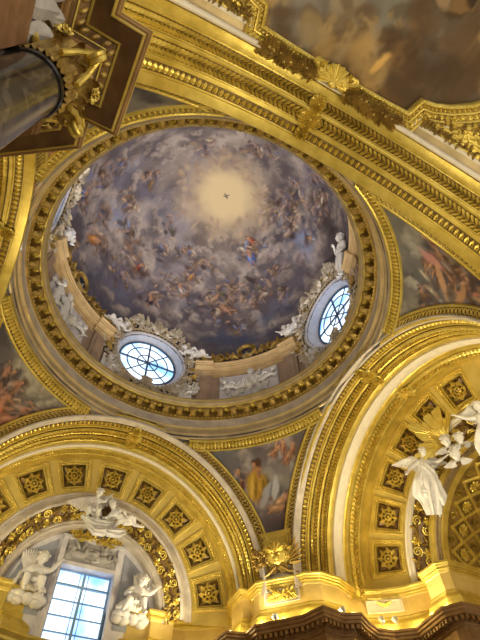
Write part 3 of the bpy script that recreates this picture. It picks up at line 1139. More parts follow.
def build_oculus(k, az0, visible):
    G_OFF, gz, gr = .42, OC_Z + .20, 1.52
    er, et = A3([cos(az0), sin(az0), 0]), A3([-sin(az0), cos(az0), 0])
    c = er * (R_DR + G_OFF) + A3([0, 0, gz])
    X, Y, Z = -et, A3([0, 0, 1.0]), -er
    root = bpy.data.objects.new(f'window_{k + 1}', None)
    C.objects.link(root)
    tag(root, WNAME[k], 'window', kind='structure')
    M = frame(c, X, Y, Z)
    m = MB()
    a = np.linspace(0, 2 * pi, 65)[:-1]
    rr = lambda r, d: A3([c + X * r * cos(t) + Y * r * sin(t) + Z * d for t in a])
    sheet(m, [rr(.01, 0), rr(gr * .5, 0), rr(gr, 0)], wu=True)
    m.build('glass', PANE_R, root)
    m = MB()
    for q in (0, 1, 2, 3):
        t = q * pi / 4 + .02
        d = X * cos(t) + Y * sin(t)
        m.add(*tube([c - d * gr + Z * .04, c + Z * .04, c + d * gr + Z * .04], .055 if q in (0, 2) else .032, 6))
    for r in (gr * .36, gr * .72, gr * .985):
        m.add(*tube(list(rr(r, .04)) + [rr(r, .04)[0]], .032 if r < gr * .9 else .06, 6, cap=False))
    m.inst(t_sphere(8, 6, (.09, .09, .06)), frame(c + Z * .05, X, Y, Z))
    m.build('window_bars', LEAD, root)
    # splayed pale reveal from the glass to the drum face
    m = MB()
    A = np.linspace(0, 2 * pi, 97)

    def ringw(r, z0, off):
        return A3([shell(az0 - r * cos(t) / 6.55, z0 + r * sin(t), off) for t in A])
    rows = [rr(gr, 0)]
    gl = A3([c + X * gr * cos(t) + Y * gr * sin(t) for t in A])
    fc = ringw(OC_R + .04, OC_Z, 0.0)
    sheet(m, [gl, gl * .7 + fc * .3, gl * .4 + fc * .6, fc, ringw(OC_R + .02, OC_Z, .05), ringw(OC_R + .10, OC_Z, .09), ringw(OC_R + .2, OC_Z, .05), ringw(OC_R + .24, OC_Z, 0)])
    m.build('reveal', LILAC, root)
    if not visible:
        return
    # carved gilt surround, a thing of its own
    lab = ['silvery gilt scrollwork surround of the round window over the tall window arch',
           'silvery gilt scrollwork surround of the round window over the apse',
           'gilt scrollwork surround half hidden at the far left of the drum'][k]
    s = thing('window_surround', lab, 'ornament', loc=tuple(er * R_DR + A3([0, 0, OC_Z])), group='scrollwork surrounds of the drum windows')

    def put(m, t, th, r, size, rz=0, d=.06, flip=1):
        x, y = r * cos(th), r * sin(th)
        t2 = xf(t, rz=th - pi / 2 + rz, s=(size * flip, size, size))
        V = t2[0] + A3([x, y, d])
        m.add(*wrap_shell((V, t2[1]), az0, OC_Z))
    cs, vl, vr = t_cscroll(1.0, .42, .07), t_volute_leaf(1.0, .5, .06, 1), t_volute_leaf(1.0, .5, .06, -1)
    lf = t_leaf(.6, .34, .14, 9, 7, lobes=3, curl=.16)
    m = MB()
    bed = [[shell(az0 - r * cos(t) * (1.05 if False else 1) / 6.55, OC_Z + r * sin(t), .045) for t in np.linspace(0, 2 * pi, 65)] for r in (OC_R + .22, OC_R + .5, OC_R + .92)]
    sheet(m, bed)
    child_mesh('gap_shade_sheet', m, GAPSHADE, s)  # added sheet that paints the gaps behind the scrolls dark
    m = MB()
    rope = [(r * cos(t), r * sin(t), .10) for r in (OC_R + .3,) for t in np.linspace(0, 2 * pi, 97)]
    m.add(*wrap_shell(tube(rope, .05, 6, cap=False), az0, OC_Z))
    for i in range(56):
        put(m, BEAD, 2 * pi * i / 56, OC_R + .17, .10, d=.10)
    child_mesh('rope_moulding', m, GOLD_P, s)
    m, m2 = MB(), MB()
    n = 22
    rg = random.Random(11 + k)
    for i in range(n):
        t = 2 * pi * i / n + .1
        put(m, cs, t, OC_R + .52, .56, rz=rg.uniform(-.25, .25), d=.07)
        put(m, vl if i % 2 else vr, t + pi / n, OC_R + .62, .62, rz=rg.uniform(.2, .7) * (1 if i % 2 else -1), d=.10)
        put(m2, lf, t + .12, OC_R + .42, .45, rz=pi / 2 + rg.uniform(-.5, .5), d=.12)
        put(m2, ROS6, t + pi / n, OC_R + .72, .24, d=.12)
    for i in range(26):
        t = 2 * pi * i / 26
        put(m, cs, t, OC_R + .88, .5, rz=pi + rg.uniform(-.4, .4), d=.08)
        put(m, SPIR, t + .12, OC_R + .35, .3, rz=rg.uniform(0, 6), d=.12)
    for sx in (-1, 1):
        for q, (x, y, sz, rz) in enumerate([(1.75, 1.75, 1.1, -.6), (2.05, 1.0, .9, -1.2), (1.75, -1.9, 1.1, -2.4), (2.1, -1.2, .9, -1.7), (.75, 2.45, 1.0, .2), (.75, -2.5, 1.0, 3.3)]):
            t2 = xf(vl if sx < 0 else vr, rz=(rz if sx > 0 else pi - rz), s=sz)
            m.add(*wrap_shell((t2[0] + A3([sx * x - cos(rz) * sz * .3 * sx, y, .1]), t2[1]), az0, OC_Z))
    for sx in (-1, 1):
        for y in (-.2, .35, -.75, .9):
            t2 = xf(lf, rz=(0.3 if sx > 0 else pi - .3), s=.9)
            m2.add(*wrap_shell((t2[0] + A3([sx * 2.0, y, .08]), t2[1]), az0, OC_Z))
    child_mesh('scrollwork', m, SGILT, s)
    child_mesh('acanthus_leaves', m2, GOLD_D, s)
    m = MB()
    # crest shell at the head and apron at the foot
    for q in range(-4, 5):
        t2 = xf(t_leaf(.55, .16, .12, 8, 5, curl=.2), rz=pi / 2 + q * .24)
        m.add(*wrap_shell((t2[0] + A3([0, 2.0, .16]), t2[1]), az0, OC_Z))
        t2 = xf(t_leaf(.42, .16, .1, 8, 5, curl=.12), rz=-pi / 2 + q * .26)
        m.add(*wrap_shell((t2[0] + A3([0, -1.7, .14]), t2[1]), az0, OC_Z))
        t2 = xf(t_leaf(.34, .14, .08, 8, 5, curl=.08), rz=pi / 2 + q * .3)
        m.add(*wrap_shell((t2[0] + A3([0, -1.75, .16]), t2[1]), az0, OC_Z))
    m.add(*wrap_shell(xf(t_sphere(10, 6, (.2, .2, .14), True), (0, 2.05, .2)), az0, OC_Z))
    child_mesh('crest', m, SGILT, s)


def shell_sweep(mb, az_a, az_b, prof, n=24):
    rows = []
    for inset, z in prof:
        rows.append([A3([(R_DR - inset) * cos(a), (R_DR - inset) * sin(a), z]) for a in np.linspace(az_a, az_b, n)])
    sheet(mb, rows)
    return rows


def cap_rows(mb, rows, i):
    pts = [r[i] for r in rows]
    mb.add(pts, [tuple(range(len(pts)))])


BAY = [rad(45) + WROT, rad(135) + WROT, rad(-45) + WROT]
BAYS = ['between the bright round windows', 'at the left of the drum', 'at the right of the drum']
BAYN = ['between the two bright round windows', 'at the left of the drum', 'at the right edge of the drum']


def build_bay(k, az0):
    w = rad(24.5)
    prof = [(0, 19.95), (.05, 19.97), (.05, 20.12), (.08, 20.14), (.08, 20.30), (.12, 20.33), (.20, 20.36), (.26, 20.42), (.26, 20.52), (.30, 20.55), (.30, 20.62), (.36, 20.66), (.36, 20.74), (.30, 20.78), (0, 20.95)]
    m = MB()
    shell_sweep(m, az0 - w, az0 + w, prof, 30)
    for s in (-1, 1):
        r = shell_sweep(m, az0 + s * rad(16.0), az0 + s * w, [(i + .14, z) for i, z in prof], 8)
        cap_rows(m, r, 0)
        cap_rows(m, r, 7)
    root = m.build(f'trim_{10 + k}', TAN)
    tag(root, f'tan drum cornice {BAYN[k]}', 'cornice', kind='structure')
    m = MB()
    for s in (-1, 1):
        r = shell_sweep(m, az0 + s * rad(17.2), az0 + s * rad(23), [(0, 17.5), (.16, 17.5), (.16, 17.95), (.13, 18.0), (.13, 19.9), (.16, 19.95), (.16, 20.0), (0, 20.0)], 8)
        cap_rows(m, r, 0)
        cap_rows(m, r, 7)
        r = shell_sweep(m, az0 + s * rad(18.6), az0 + s * rad(21.6), [(.13, 18.1), (.17, 18.12), (.17, 19.78), (.13, 19.8)], 6)
    m.build('pilaster', TAUPE, root)
    m = MB()
    shell_sweep(m, az0 - w, az0 + w, [(0, 17.3), (.12, 17.3), (.12, 17.62), (.08, 17.70), (0, 17.74)], 30)
    m.build('plinth', TAN, root)


def build_cornice_ornament(k, az0):
    """wreath in the middle of a bay's cornice with leafy scrolls to both sides."""
    p = shell(az0, 21.0, .3)
    s = thing('wreath', f'gilded laurel wreath on the drum cornice {BAYN[k]}', 'wreath', loc=tuple(p), group='wreaths on the drum cornice')
    m = MB()
    R = .40
    for i in range(22):
        t = 2 * pi * i / 22
        for rz in (.5, -.5, 0):
            lf = xf(t_leaf(.26, .13, .06, 7, 5, curl=.06), (0, 0, 0), rz=t + pi / 2 + rz)
            m.add(*wrap_shell((lf[0] + A3([R * cos(t), R * sin(t) + .48, .1]), lf[1]), az0, 20.95, .15))
    m.add(*wrap_shell(xf(t_torus(R, .08, 28, 7), (0, .48, .09)), az0, 20.95, .15))
    child_mesh('leaf_ring', m, GOLD_D, s)
    m = MB()
    m.add(*wrap_shell(xf(t_cscroll(.5, .2, .05), (0, .06, .1)), az0, 20.95, .15))
    child_mesh('ribbon', m, GOLD_P, s)
    for sx in (-1, 1):
        side = 'left' if sx < 0 else 'right'
        q = shell(az0 - sx * rad(10), 20.9, .25)
        g = thing('leaf_scroll', f'gilded leaf scroll {side} of the wreath {BAYS[k]}', 'ornament', loc=tuple(q), group='leaf scrolls on the drum cornice')
        m, m2 = MB(), MB()
        v = t_volute_leaf(1.35, .34, .07, sx)
        t2 = xf(v, (sx * .45, .1, .1), rz=0 if sx > 0 else pi)
        m.add(*wrap_shell(t2, az0, 20.95, .1))
        t2 = xf(t_cscroll(.8, .34, .07), (sx * 1.9, .12, .1))
        m.add(*wrap_shell(t2, az0, 20.95, .1))
        for i in range(7):
            t2 = xf(t_leaf(.42, .2, .1, 8, 5, lobes=3, curl=.15), (sx * (.5 + .28 * i), .08, .12), rz=(.5 + .5 * (i % 3)) if sx > 0 else pi - (.5 + .5 * (i % 3)))
            m2.add(*wrap_shell(t2, az0, 20.95, .12))
        child_mesh('scroll', m, GOLD_D, g)
        child_mesh('leaves', m2, GOLD_D, g)


# ------------------------------------------------------------------ figures in white stucco
def hand_prims(w, e, s):
    """palm and five bent fingers at wrist w, arm coming from e; s = body height."""
    d = nrm(w - e)
    side = nrm(np.cross(d, A3([.3, .2, 1.0])))
    nn = np.cross(d, side)
    out = [('e', w + d * .028 * s, .020 * s, .030 * s)]
    L = [.046, .056, .060, .054, .042]
    for i in range(1, 5):
        b = w + d * .045 * s + side * (i - 2.5) * .0125 * s
        k1 = b + d * L[i] * s * .5 + nn * .004 * s
        k2 = b + d * L[i] * s * .9 + nn * .02 * s
        out.append(('t', [b, k1, k2], [.0075 * s, .007 * s, .0055 * s]))
    b = w + d * .018 * s - side * .02 * s
    out.append(('t', [b, b + d * .02 * s - side * .022 * s, b + d * .045 * s - side * .028 * s + nn * .008 * s], [.009 * s, .008 * s, .006 * s]))
    return out


def ell(c, X, Y, Z, r):
    t = t_sphere(16, 11)
    V = t[0] * A3(r)
    return V @ A3([X, Y, Z]) + A3(c), t[1]


def figure_body(J, putto=True):
    """one closed surface: tapered limbs, torso masses, a head with a face and hands, fused by a voxel remesh. Unit height."""
    m = MB()
    f = 1.28 if putto else 1.0
    pel, che, hd = A3(J['pelvis']), A3(J['chest']), A3(J['head'])
    lh, ls = nrm(J.get('hiplat', (1, 0, 0))), nrm(J.get('shlat', (1, 0, 0)))
    spine = nrm(che - pel)
    fw = nrm(np.cross(spine, ls)) * -1 if J.get('flip') else nrm(np.cross(ls, spine)) * -1
    fw = nrm(np.cross(spine, ls))
    if fw @ A3(J.get('fwd', (0, 1, 0))) < 0:
        fw = -fw
    mid = (pel + che) / 2
    m.add(*ell(che, ls, fw, spine, (.098 * f, .066 * f, .10)))
    m.add(*ell(mid + fw * .012 * f, ls, fw, spine, (.078 * f, .062 * f, .12)))
    m.add(*ell(pel, lh, fw, spine, (.088 * f, .07 * f, .08)))
    for s in (-1, 1):
        m.add(*ell(pel + lh * s * .045 - fw * .03, lh, fw, spine, (.05 * f, .045 * f, .055)))
        m.add(*ell(che + ls * s * .045 + fw * .03, ls, fw, spine, (.045 * f, .03 * f, .04)))
    sh = {s: che + ls * s * .105 * (1.05 if putto else 1.0) + spine * .045 for s in (-1, 1)}
    hp = {s: pel + lh * s * .052 - spine * .02 for s in (-1, 1)}
    nk = che + spine * .10
    hr = (.078 if not putto else .098)
    hup = nrm(J.get('headup', hd - nk))
    hf = A3(J.get('face', fw), float)
    hf = nrm(hf - hup * (hf @ hup))
    hs = np.cross(hf, hup)
    m.add(*tube([che + spine * .06, nk, hd - hup * hr * .4], [.05 * f, .036 * f, .036 * f], 10))
    m.add(*tube([sh[-1], che + spine * .06, sh[1]], [.04 * f, .05 * f, .04 * f], 10))
    # head: skull, jaw, cheeks, nose, brow, lips, ears
    m.add(*ell(hd + hup * hr * .12, hs, hf, hup, (hr * .80, hr * .95, hr * .98)))
    m.add(*ell(hd - hup * hr * .42 + hf * hr * .28, hs, hf, hup, (hr * .56, hr * .60, hr * .60)))
    for s in (-1, 1):
        m.add(*ell(hd - hup * hr * .28 + hf * hr * .55 + hs * s * hr * .36, hs, hf, hup, (hr * .30, hr * .28, hr * .28)))
        m.add(*ell(hd - hup * hr * .02 + hs * s * hr * .82, hs, hf, hup, (hr * .09, hr * .16, hr * .24)))
        m.add(*ell(hd + hup * hr * .02 + hf * hr * .80 + hs * s * hr * .30, hs, hf, hup, (hr * .13, hr * .09, hr * .09)))
    m.add(*ell(hd + hup * hr * .20 + hf * hr * .78, hs, hf, hup, (hr * .52, hr * .16, hr * .12)))
    m.add(*tube([hd + hup * hr * .12 + hf * hr * .88, hd - hup * hr * .16 + hf * hr * 1.08, hd - hup * hr * .24 + hf * hr * .95], [hr * .08, hr * .14, hr * .12], 8))
    m.add(*ell(hd - hup * hr * .47 + hf * hr * .86, hs, hf, hup, (hr * .24, hr * .10, hr * .07)))
    m.add(*ell(hd - hup * hr * .60 + hf * hr * .82, hs, hf, hup, (hr * .20, hr * .10, hr * .07)))
    for s, k in ((-1, 'L'), (1, 'R')):
        el, wr = A3(J[k + 'el']), A3(J[k + 'wr'])
        a = sh[s]
        m.add(*tube([a, a * .6 + el * .4, el], [.042 * f, .037 * f, .028 * f], 10))
        m.add(*tube([el, el * .65 + wr * .35, wr], [.029 * f, .029 * f, .018 * f], 10))
        for pr in hand_prims(wr, el, 1.0):
            if pr[0] == 'e':
                d = nrm(wr - el)
                sd = nrm(np.cross(d, A3([.3, .2, 1.0])))
                m.add(*ell(pr[1], sd, np.cross(d, sd), d, (.027, .014, .034)))
            else:
                m.add(*tube(pr[1], pr[2], 7))
        kn, an, to = A3(J[k + 'kn']), A3(J[k + 'an']), A3(J[k + 'to'])
        h = hp[s]
        m.add(*tube([h, h * .6 + kn * .4, kn], [.066 * f, .06 * f, .040 * f], 12))
        cb = nrm(np.cross(np.cross(kn - h, an - kn), an - kn)) if np.linalg.norm(np.cross(kn - h, an - kn)) > 1e-4 else -fw
        m.add(*tube([kn, kn * .65 + an * .35 + cb * .012, an], [.040 * f, .042 * f, .024 * f], 12))
        m.add(*tube([an - nrm(to - an) * .025, an, an * .45 + to * .55, to], [.022 * f, .027 * f, .026 * f, .016 * f], 10))
    V, F = m.data()
    me = bpy.data.meshes.new('figure_source')
    me.from_pydata(V.tolist(), [], F)
    ob = bpy.data.objects.new('figure_source', me)
    C.objects.link(ob)
    md = ob.modifiers.new('fuse', 'REMESH')
    md.mode = 'VOXEL'
    md.voxel_size = .0065
    sm = ob.modifiers.new('soften', 'SMOOTH')
    sm.factor, sm.iterations = .5, 2
    dg = bpy.context.evaluated_depsgraph_get()
    ev = ob.evaluated_get(dg)
    em = ev.to_mesh()
    V = np.empty(len(em.vertices) * 3)
    em.vertices.foreach_get('co', V)
    V = V.reshape(-1, 3)
    F = [tuple(p.vertices) for p in em.polygons]
    ev.to_mesh_clear()
    bpy.data.objects.remove(ob)
    bpy.data.meshes.remove(me)
    hair = MB()
    rg = random.Random(3)
    for i in range(46):
        a, b = rg.uniform(0, 2 * pi), rg.uniform(.0, 1.0)
        d = hs * cos(a) * b ** .5 + hf * (sin(a) * b ** .5 * .9 - .35) + hup * math.sqrt(max(0, 1 - b * .85))
        d = nrm(d)
        if d @ hf > .62:
            continue
        r = hr * rg.uniform(.14, .24)
        hair.add(*ell(hd + hup * hr * .12 + d * hr * .95, hs, hf, hup, (r, r, r * .9)))
    return (V, F), hair.data(), {'sh': sh, 'hp': hp, 'che': che, 'pel': pel, 'spine': spine, 'fw': fw, 'ls': ls, 'hd': hd}


def B(t, M):
    V, F = t
    return V @ M[:3, :3].T + M[:3, 3], F


POSE = {
    'stand': dict(pelvis=(0, 0, .50), chest=(.02, 0, .70), head=(.03, .02, .90), Lel=(-.17, .02, .62), Lwr=(-.06, .12, .70), Rel=(.17, -.02, .60), Rwr=(.15, .10, .50),
                  Lkn=(-.06, .04, .27), Lan=(-.05, -.02, .05), Lto=(-.06, .07, .015), Rkn=(.06, .03, .27), Ran=(.06, 0, .05), Rto=(.08, .09, .015)),
    'sit': dict(pelvis=(0, 0, .08), chest=(.03, .0, .29), head=(.06, .03, .50), Lel=(-.19, .03, .22), Lwr=(-.22, .12, .08), Rel=(.24, .02, .34), Rwr=(.32, .04, .48),
                Lkn=(-.10, .22, .13), Lan=(-.08, .24, -.08), Lto=(-.09, .32, -.12), Rkn=(.14, .2, .15), Ran=(.16, .16, -.05), Rto=(.18, .25, -.08)),
    'sit2': dict(pelvis=(0, 0, .08), chest=(-.04, .02, .29), head=(-.10, .06, .48), Lel=(-.24, .08, .28), Lwr=(-.34, .14, .36), Rel=(.16, .06, .22), Rwr=(.14, .2, .20),
                 Lkn=(-.12, .2, .15), Lan=(-.14, .22, -.06), Lto=(-.15, .3, -.1), Rkn=(.12, .22, .10), Ran=(.20, .20, -.08), Rto=(.22, .28, -.11)),
    'recline': dict(pelvis=(.05, .02, .10), chest=(-.15, .03, .20), head=(-.30, .05, .36), shlat=(-.55, .3, -.6), hiplat=(.1, .6, -.8), fwd=(0, 1, .4), face=(.2, .8, .2), headup=(-.25, 0, 1),
                    Lel=(-.02, .16, .28), Lwr=(.06, .14, .18), Rel=(-.32, .04, .06), Rwr=(-.40, .14, .03), Lkn=(.25, .14, .22), Lan=(.33, .10, .06), Lto=(.42, .12, .04), Rkn=(.28, .05, .08), Ran=(.48, .02, .05), Rto=(.57, .05, .06)),
    'angel': dict(pelvis=(0, 0, .46), chest=(-.02, .03, .67), head=(-.02, .08, .87), face=(.3, .9, -.1), Lel=(-.20, .08, .66), Lwr=(-.27, .18, .56), Rel=(.20, .08, .72), Rwr=(.33, .12, .80),
                  Lkn=(-.06, .10, .25), Lan=(-.02, -.06, .08), Lto=(-.02, -.04, .0), Rkn=(.08, .02, .22), Ran=(.12, -.08, -.02), Rto=(.13, -.06, -.10)),
    'fly': dict(pelvis=(0, 0, .45), chest=(-.03, .06, .66), head=(-.02, .10, .87), face=(.5, .8, -.1), Lel=(-.20, .12, .62), Lwr=(-.28, .22, .54), Rel=(.18, .10, .74), Rwr=(.30, .14, .86),
                Lkn=(-.06, .10, .25), Lan=(-.02, -.06, .08), Lto=(-.02, -.10, .0), Rkn=(.06, .02, .22), Ran=(.08, -.08, .03), Rto=(.08, -.10, -.06)),
}
BODY_CACHE = {}


def body(pose, putto):
    k = (pose, putto)
    if k not in BODY_CACHE:
        BODY_CACHE[k] = figure_body(POSE[pose], putto)
    return BODY_CACHE[k]


def drape_tube(P, rx, ry, folds=7, amp=.16, nu=None, seed=0, n=48):
    """a thick fold-rippled cloth wrapped along a path; returns verts/faces in local coords."""
    P = A3(P, float)
    t = np.linspace(0, 1, 22)
    k = np.linspace(0, 1, len(P))
    Q = np.c_[[np.interp(t, k, P[:, i]) for i in range(3)]].T
    RX, RY = np.interp(t, k, rx), np.interp(t, k, ry)
    T = np.gradient(Q, axis=0)
    T /= np.linalg.norm(T, axis=1)[:, None]
    V = []
    for i in range(len(t)):
        X = nrm(np.cross(T[i], A3([0, 1., .1])))
        Y = np.cross(X, T[i])
        for j in range(n):
            a = 2 * pi * j / n
            w = 1 + amp * (.4 + .6 * t[i]) * (sin(folds * a + 3 * t[i] + seed) + .5 * sin((folds * 2 - 3) * a - 5 * t[i] + seed * 2))
            V.append(Q[i] + (X * cos(a) * RX[i] + Y * sin(a) * RY[i]) * w)
    V.append(Q[0])
    V.append(Q[-1])
    F = gridF(22, n, wv=True)
    for j in range(n):
        F.append((22 * n, j, (j + 1) % n))
        F.append((22 * n + 1, 21 * n + (j + 1) % n, 21 * n + j))
    return A3(V), F


def wing(sgn, span=.62, rise=.5):
    """feathered wing in unit-figure coordinates, root at the origin, spreading to sgn*x and +z."""
    m = MB()
    sp = [(0, 0, 0), (sgn * span * .25, -.05, rise * .45), (sgn * span * .6, -.10, rise * .7), (sgn * span, -.12, rise * .55)]
    t = np.linspace(0, 1, 15)
    k = np.linspace(0, 1, 4)
    A = np.c_[[np.interp(t, k, A3(sp)[:, i]) for i in range(3)]].T
    m.add(*tube(A, np.linspace(.035, .018, 15), 8))
    fe = t_sphere(8, 7, (.5, .5, .5))
    for row, (L, dy, w) in enumerate(((.46, -.02, .06), (.30, .0, .06), (.17, .02, .055))):
        for i in range(14):
            u = (i + .3) / 14
            p = A3([np.interp(u, t, A[:, q]) for q in range(3)])
            ang = rad(-95 + 75 * u)
            d = A3([sgn * cos(ang), -.08, sin(ang)])
            LL = L * (.6 + .5 * u)
            X = nrm(d)
            Y = nrm(np.cross(A3([0, 1, 0]), X))
            Z = np.cross(X, Y)
            m.inst(fe, frame(p + d * LL * .48 + A3([0, dy, 0]), X * LL, Y * w, Z * .022))
    return m.data()


def figure(name, label, cat, M, H, pose, putto=True, wings=None, wscale=1.0, robe=None, cloth=True, group=None, seed=0):
    """M: frame whose x is the viewer's right, y towards the viewer, z up."""
    (bt, ht, K) = body(pose, putto)
    S = M.copy()
    S[:3, :3] = M[:3, :3] * H
    o = bpy.data.objects.new(name, None)
    m = MB()
    m.add(*B(bt, S))
    loc = M[:3, 3]
    rt = m.build(name, STUCCO, off=tuple(loc))
    bpy.data.objects.remove(o)
    tag(rt, label, cat, group)
    rt.location = loc

    def kid(nm, t):
        q = MB()
        q.add(*B(t, S))
        V, F = q.data()
        q2 = MB()
        q2.add(V - loc, F)
        return q2.build(nm, STUCCO, rt)
    kid('hair', ht)
    if wings:
        for s in (-1, 1):
            span, rise = wings[0 if s < 0 else 1]
            w = wing(s, span, rise)
            base = K['che'] - K['fw'] * .05 + K['ls'] * s * .03
            kid('wing', (w[0] * wscale + base, w[1]))
    if robe:
        kid('robe', robe)
    elif cloth:
        p = K['pel']
        J = POSE[pose]
        a = p + K['fw'] * .05
        b = (A3(J['Lkn']) + A3(J['Rkn'])) / 2
        kid('drapery', merge(drape_tube([p + K['ls'] * -.14 + A3([0, -.02, .03]), a, p + K['ls'] * .14 + A3([0, -.03, .02]), p + K['ls'] * .26 + A3([0, -.05, -.05])], [.05, .085, .06, .025], [.05, .06, .05, .03], 5, .15, seed=seed),
                             drape_tube([a, a * .5 + b * .5, b + A3([0, -.02, -.06])], [.11, .10, .05], [.06, .05, .03], 6, .18, seed=seed + 1)))
    return rt


def shell_frame(az, z, inset, tilt=0.0):
    p = shell(az, z, inset)
    er = A3([cos(az), sin(az), 0])
    return frame(p, A3([sin(az), -cos(az), 0]), -er, A3([0, 0, 1.0]))


def build_putti():
    d = rad(1)
    R = lambda u, v, r=6.2: hit_cyl(u, v, r)
    # reclining on the cornice to the right of the first round window (legs away from it)
    M = shell_frame(72 * d, 21.15, .30)
    figure('putto_statue', 'white reclining putto right of the round window over the tall window arch', 'statue', M, 1.75, 'recline', seed=1)
    M = shell_frame(112 * d, 21.15, .30)
    M[:3, 0] *= -1
    figure('putto_statue', 'white reclining putto left of the round window over the tall window arch', 'statue', M, 1.6, 'recline', seed=2)
    M = shell_frame(24 * d, 21.1, .36)
    figure('putto_statue', 'white seated putto, left one of the pair beside the apse round window', 'statue', M, 1.5, 'sit2', seed=3)
    M = shell_frame(20.5 * d, 21.35, .30)
    figure('putto_statue', 'white putto with raised arm, right one of the pair beside the apse round window', 'statue', M, 1.5, 'sit', seed=4)
    M = shell_frame(-16.0 * d, 20.55, .45)
    up_, rt_ = M[:3, 2].copy(), M[:3, 0].copy()
    M[:3, 2], M[:3, 0] = up_ * cos(.55) + rt_ * sin(.55), rt_ * cos(.55) - up_ * sin(.55)
    figure('putto_statue', 'white standing putto above the right rim of the apse round window', 'statue', M, 2.3, 'stand', cloth=False, seed=5)
    M = shell_frame(160 * d, 20.95, .36)
    figure('putto_statue', 'white seated putto at the far left end of the drum cornice', 'statue', M, 1.6, 'sit', seed=6)


def hit_cyl(u, v, r):
    d = ray(u, v)
    a, b, c = d[0] ** 2 + d[1] ** 2, CAM[0] * d[0] + CAM[1] * d[1], CAM[0] ** 2 + CAM[1] ** 2 - r * r
    return CAM + d * ((-b + math.sqrt(b * b - a * c)) / a)


def build_relief(k, az0):
    s = thing('relief_panel', ['white stucco relief panel with a winged child between two pilasters of the drum',
                               'white stucco relief with standing figures at the left of the drum',
                               'white stucco relief panel at the right edge of the drum'][k], 'relief', loc=tuple(shell(az0, 18.2, 0)), group='white reliefs on the drum')
    m = MB()
    g = [[shell(az0 - x / 6.55, 18.05 + y, .10 + .02 * sin(9 * x) * sin(7 * y)) for y in np.linspace(0, 1.75, 14)] for x in np.linspace(-1.5, 1.5, 26)]
    sheet(m, g)
    b = [(-1.5, 0), (1.5, 0), (1.5, 1.75), (-1.5, 1.75), (-1.5, 0)]
    bb = resample([(x, y) for x, y in b], .3)
    sheet(m, [[shell(az0 - x / 6.55, 18.05 + y, 0) for x, y in bb], [shell(az0 - x / 6.55, 18.05 + y, .12) for x, y in bb]])
    child_mesh('panel', m, LILAC, s)

    def fig(pose, x, y, H, flip=1, dep=.12):
        (bt, ht, K) = body(pose, True)
        V = np.concatenate([bt[0], ht[0]])
        F = bt[1] + [tuple(i + len(bt[0]) for i in f) for f in ht[1]]
        Q = np.c_[V[:, 0] * H * flip + x, V[:, 2] * H + y, V[:, 1] * H * .65 + dep + .08]
        mm = MB()
        mm.add(*wrap_shell((Q, F), az0, 18.05))
        child_mesh('relief_figure', mm, STUCCO, s)
    if k == 1:
        fig('stand', -.95, -.05, 2.1)
        fig('stand', -.1, -.15, 2.1, -1)
        fig('recline', .85, .75, 1.5, -1)
    else:
        fig('sit', .0, .75, 1.9)
        fig('recline', .85, .80, 1.6, -1)
        fig('recline', -.8, .65, 1.6)
    m = MB()
    for i in range(22):
        x, y, rz = random.uniform(-1.35, 1.35), random.uniform(.5, 1.5), random.uniform(0, 6)
        m.add(*wrap_shell(xf(t_leaf(.45, .16, .1, 8, 5, lobes=2, curl=.05), (x, y, .12), rz=rz), az0, 18.05))
    for i in range(5):
        m.add(*wrap_shell(xf(t_volute_leaf(.7, .3, .04, 1 if i % 2 else -1), (-1.2 + .5 * i, .15, .13), rz=random.uniform(-.4, .8)), az0, 18.05))
    child_mesh('relief_ornament', m, STUCCO, s)


def build_corner_reliefs():
    for k, (az, lab) in enumerate([(rad(75), 'small white stucco fragment at the lower right of the round window over the tall window'), (rad(109), 'small white stucco fragment at the lower left of the round window over the tall window'),
                                   (rad(16.5), 'small white stucco fragment at the lower left of the apse round window')]):
        s = thing('stucco_panel', lab, 'relief', loc=tuple(shell(az, 18.2, 0)), group='stucco fragments under the drum windows')
        m = MB()
        sheet(m, [[shell(az - x / 6.55, 18.0 + y, .14) for y in np.linspace(0, 1.1, 6)] for x in np.linspace(-.4, .4, 8)])
        child_mesh('panel', m, STUCCO, s)
        m = MB()
        for i in range(6):
            m.add(*wrap_shell(xf(t_volute_leaf(.55, .3, .05, 1 if i % 2 else -1), (-.25 + .1 * i, .2 + .12 * i, .15), rz=random.uniform(0, 2)), az, 18.0))
        child_mesh('carving', m, STUCCO, s)


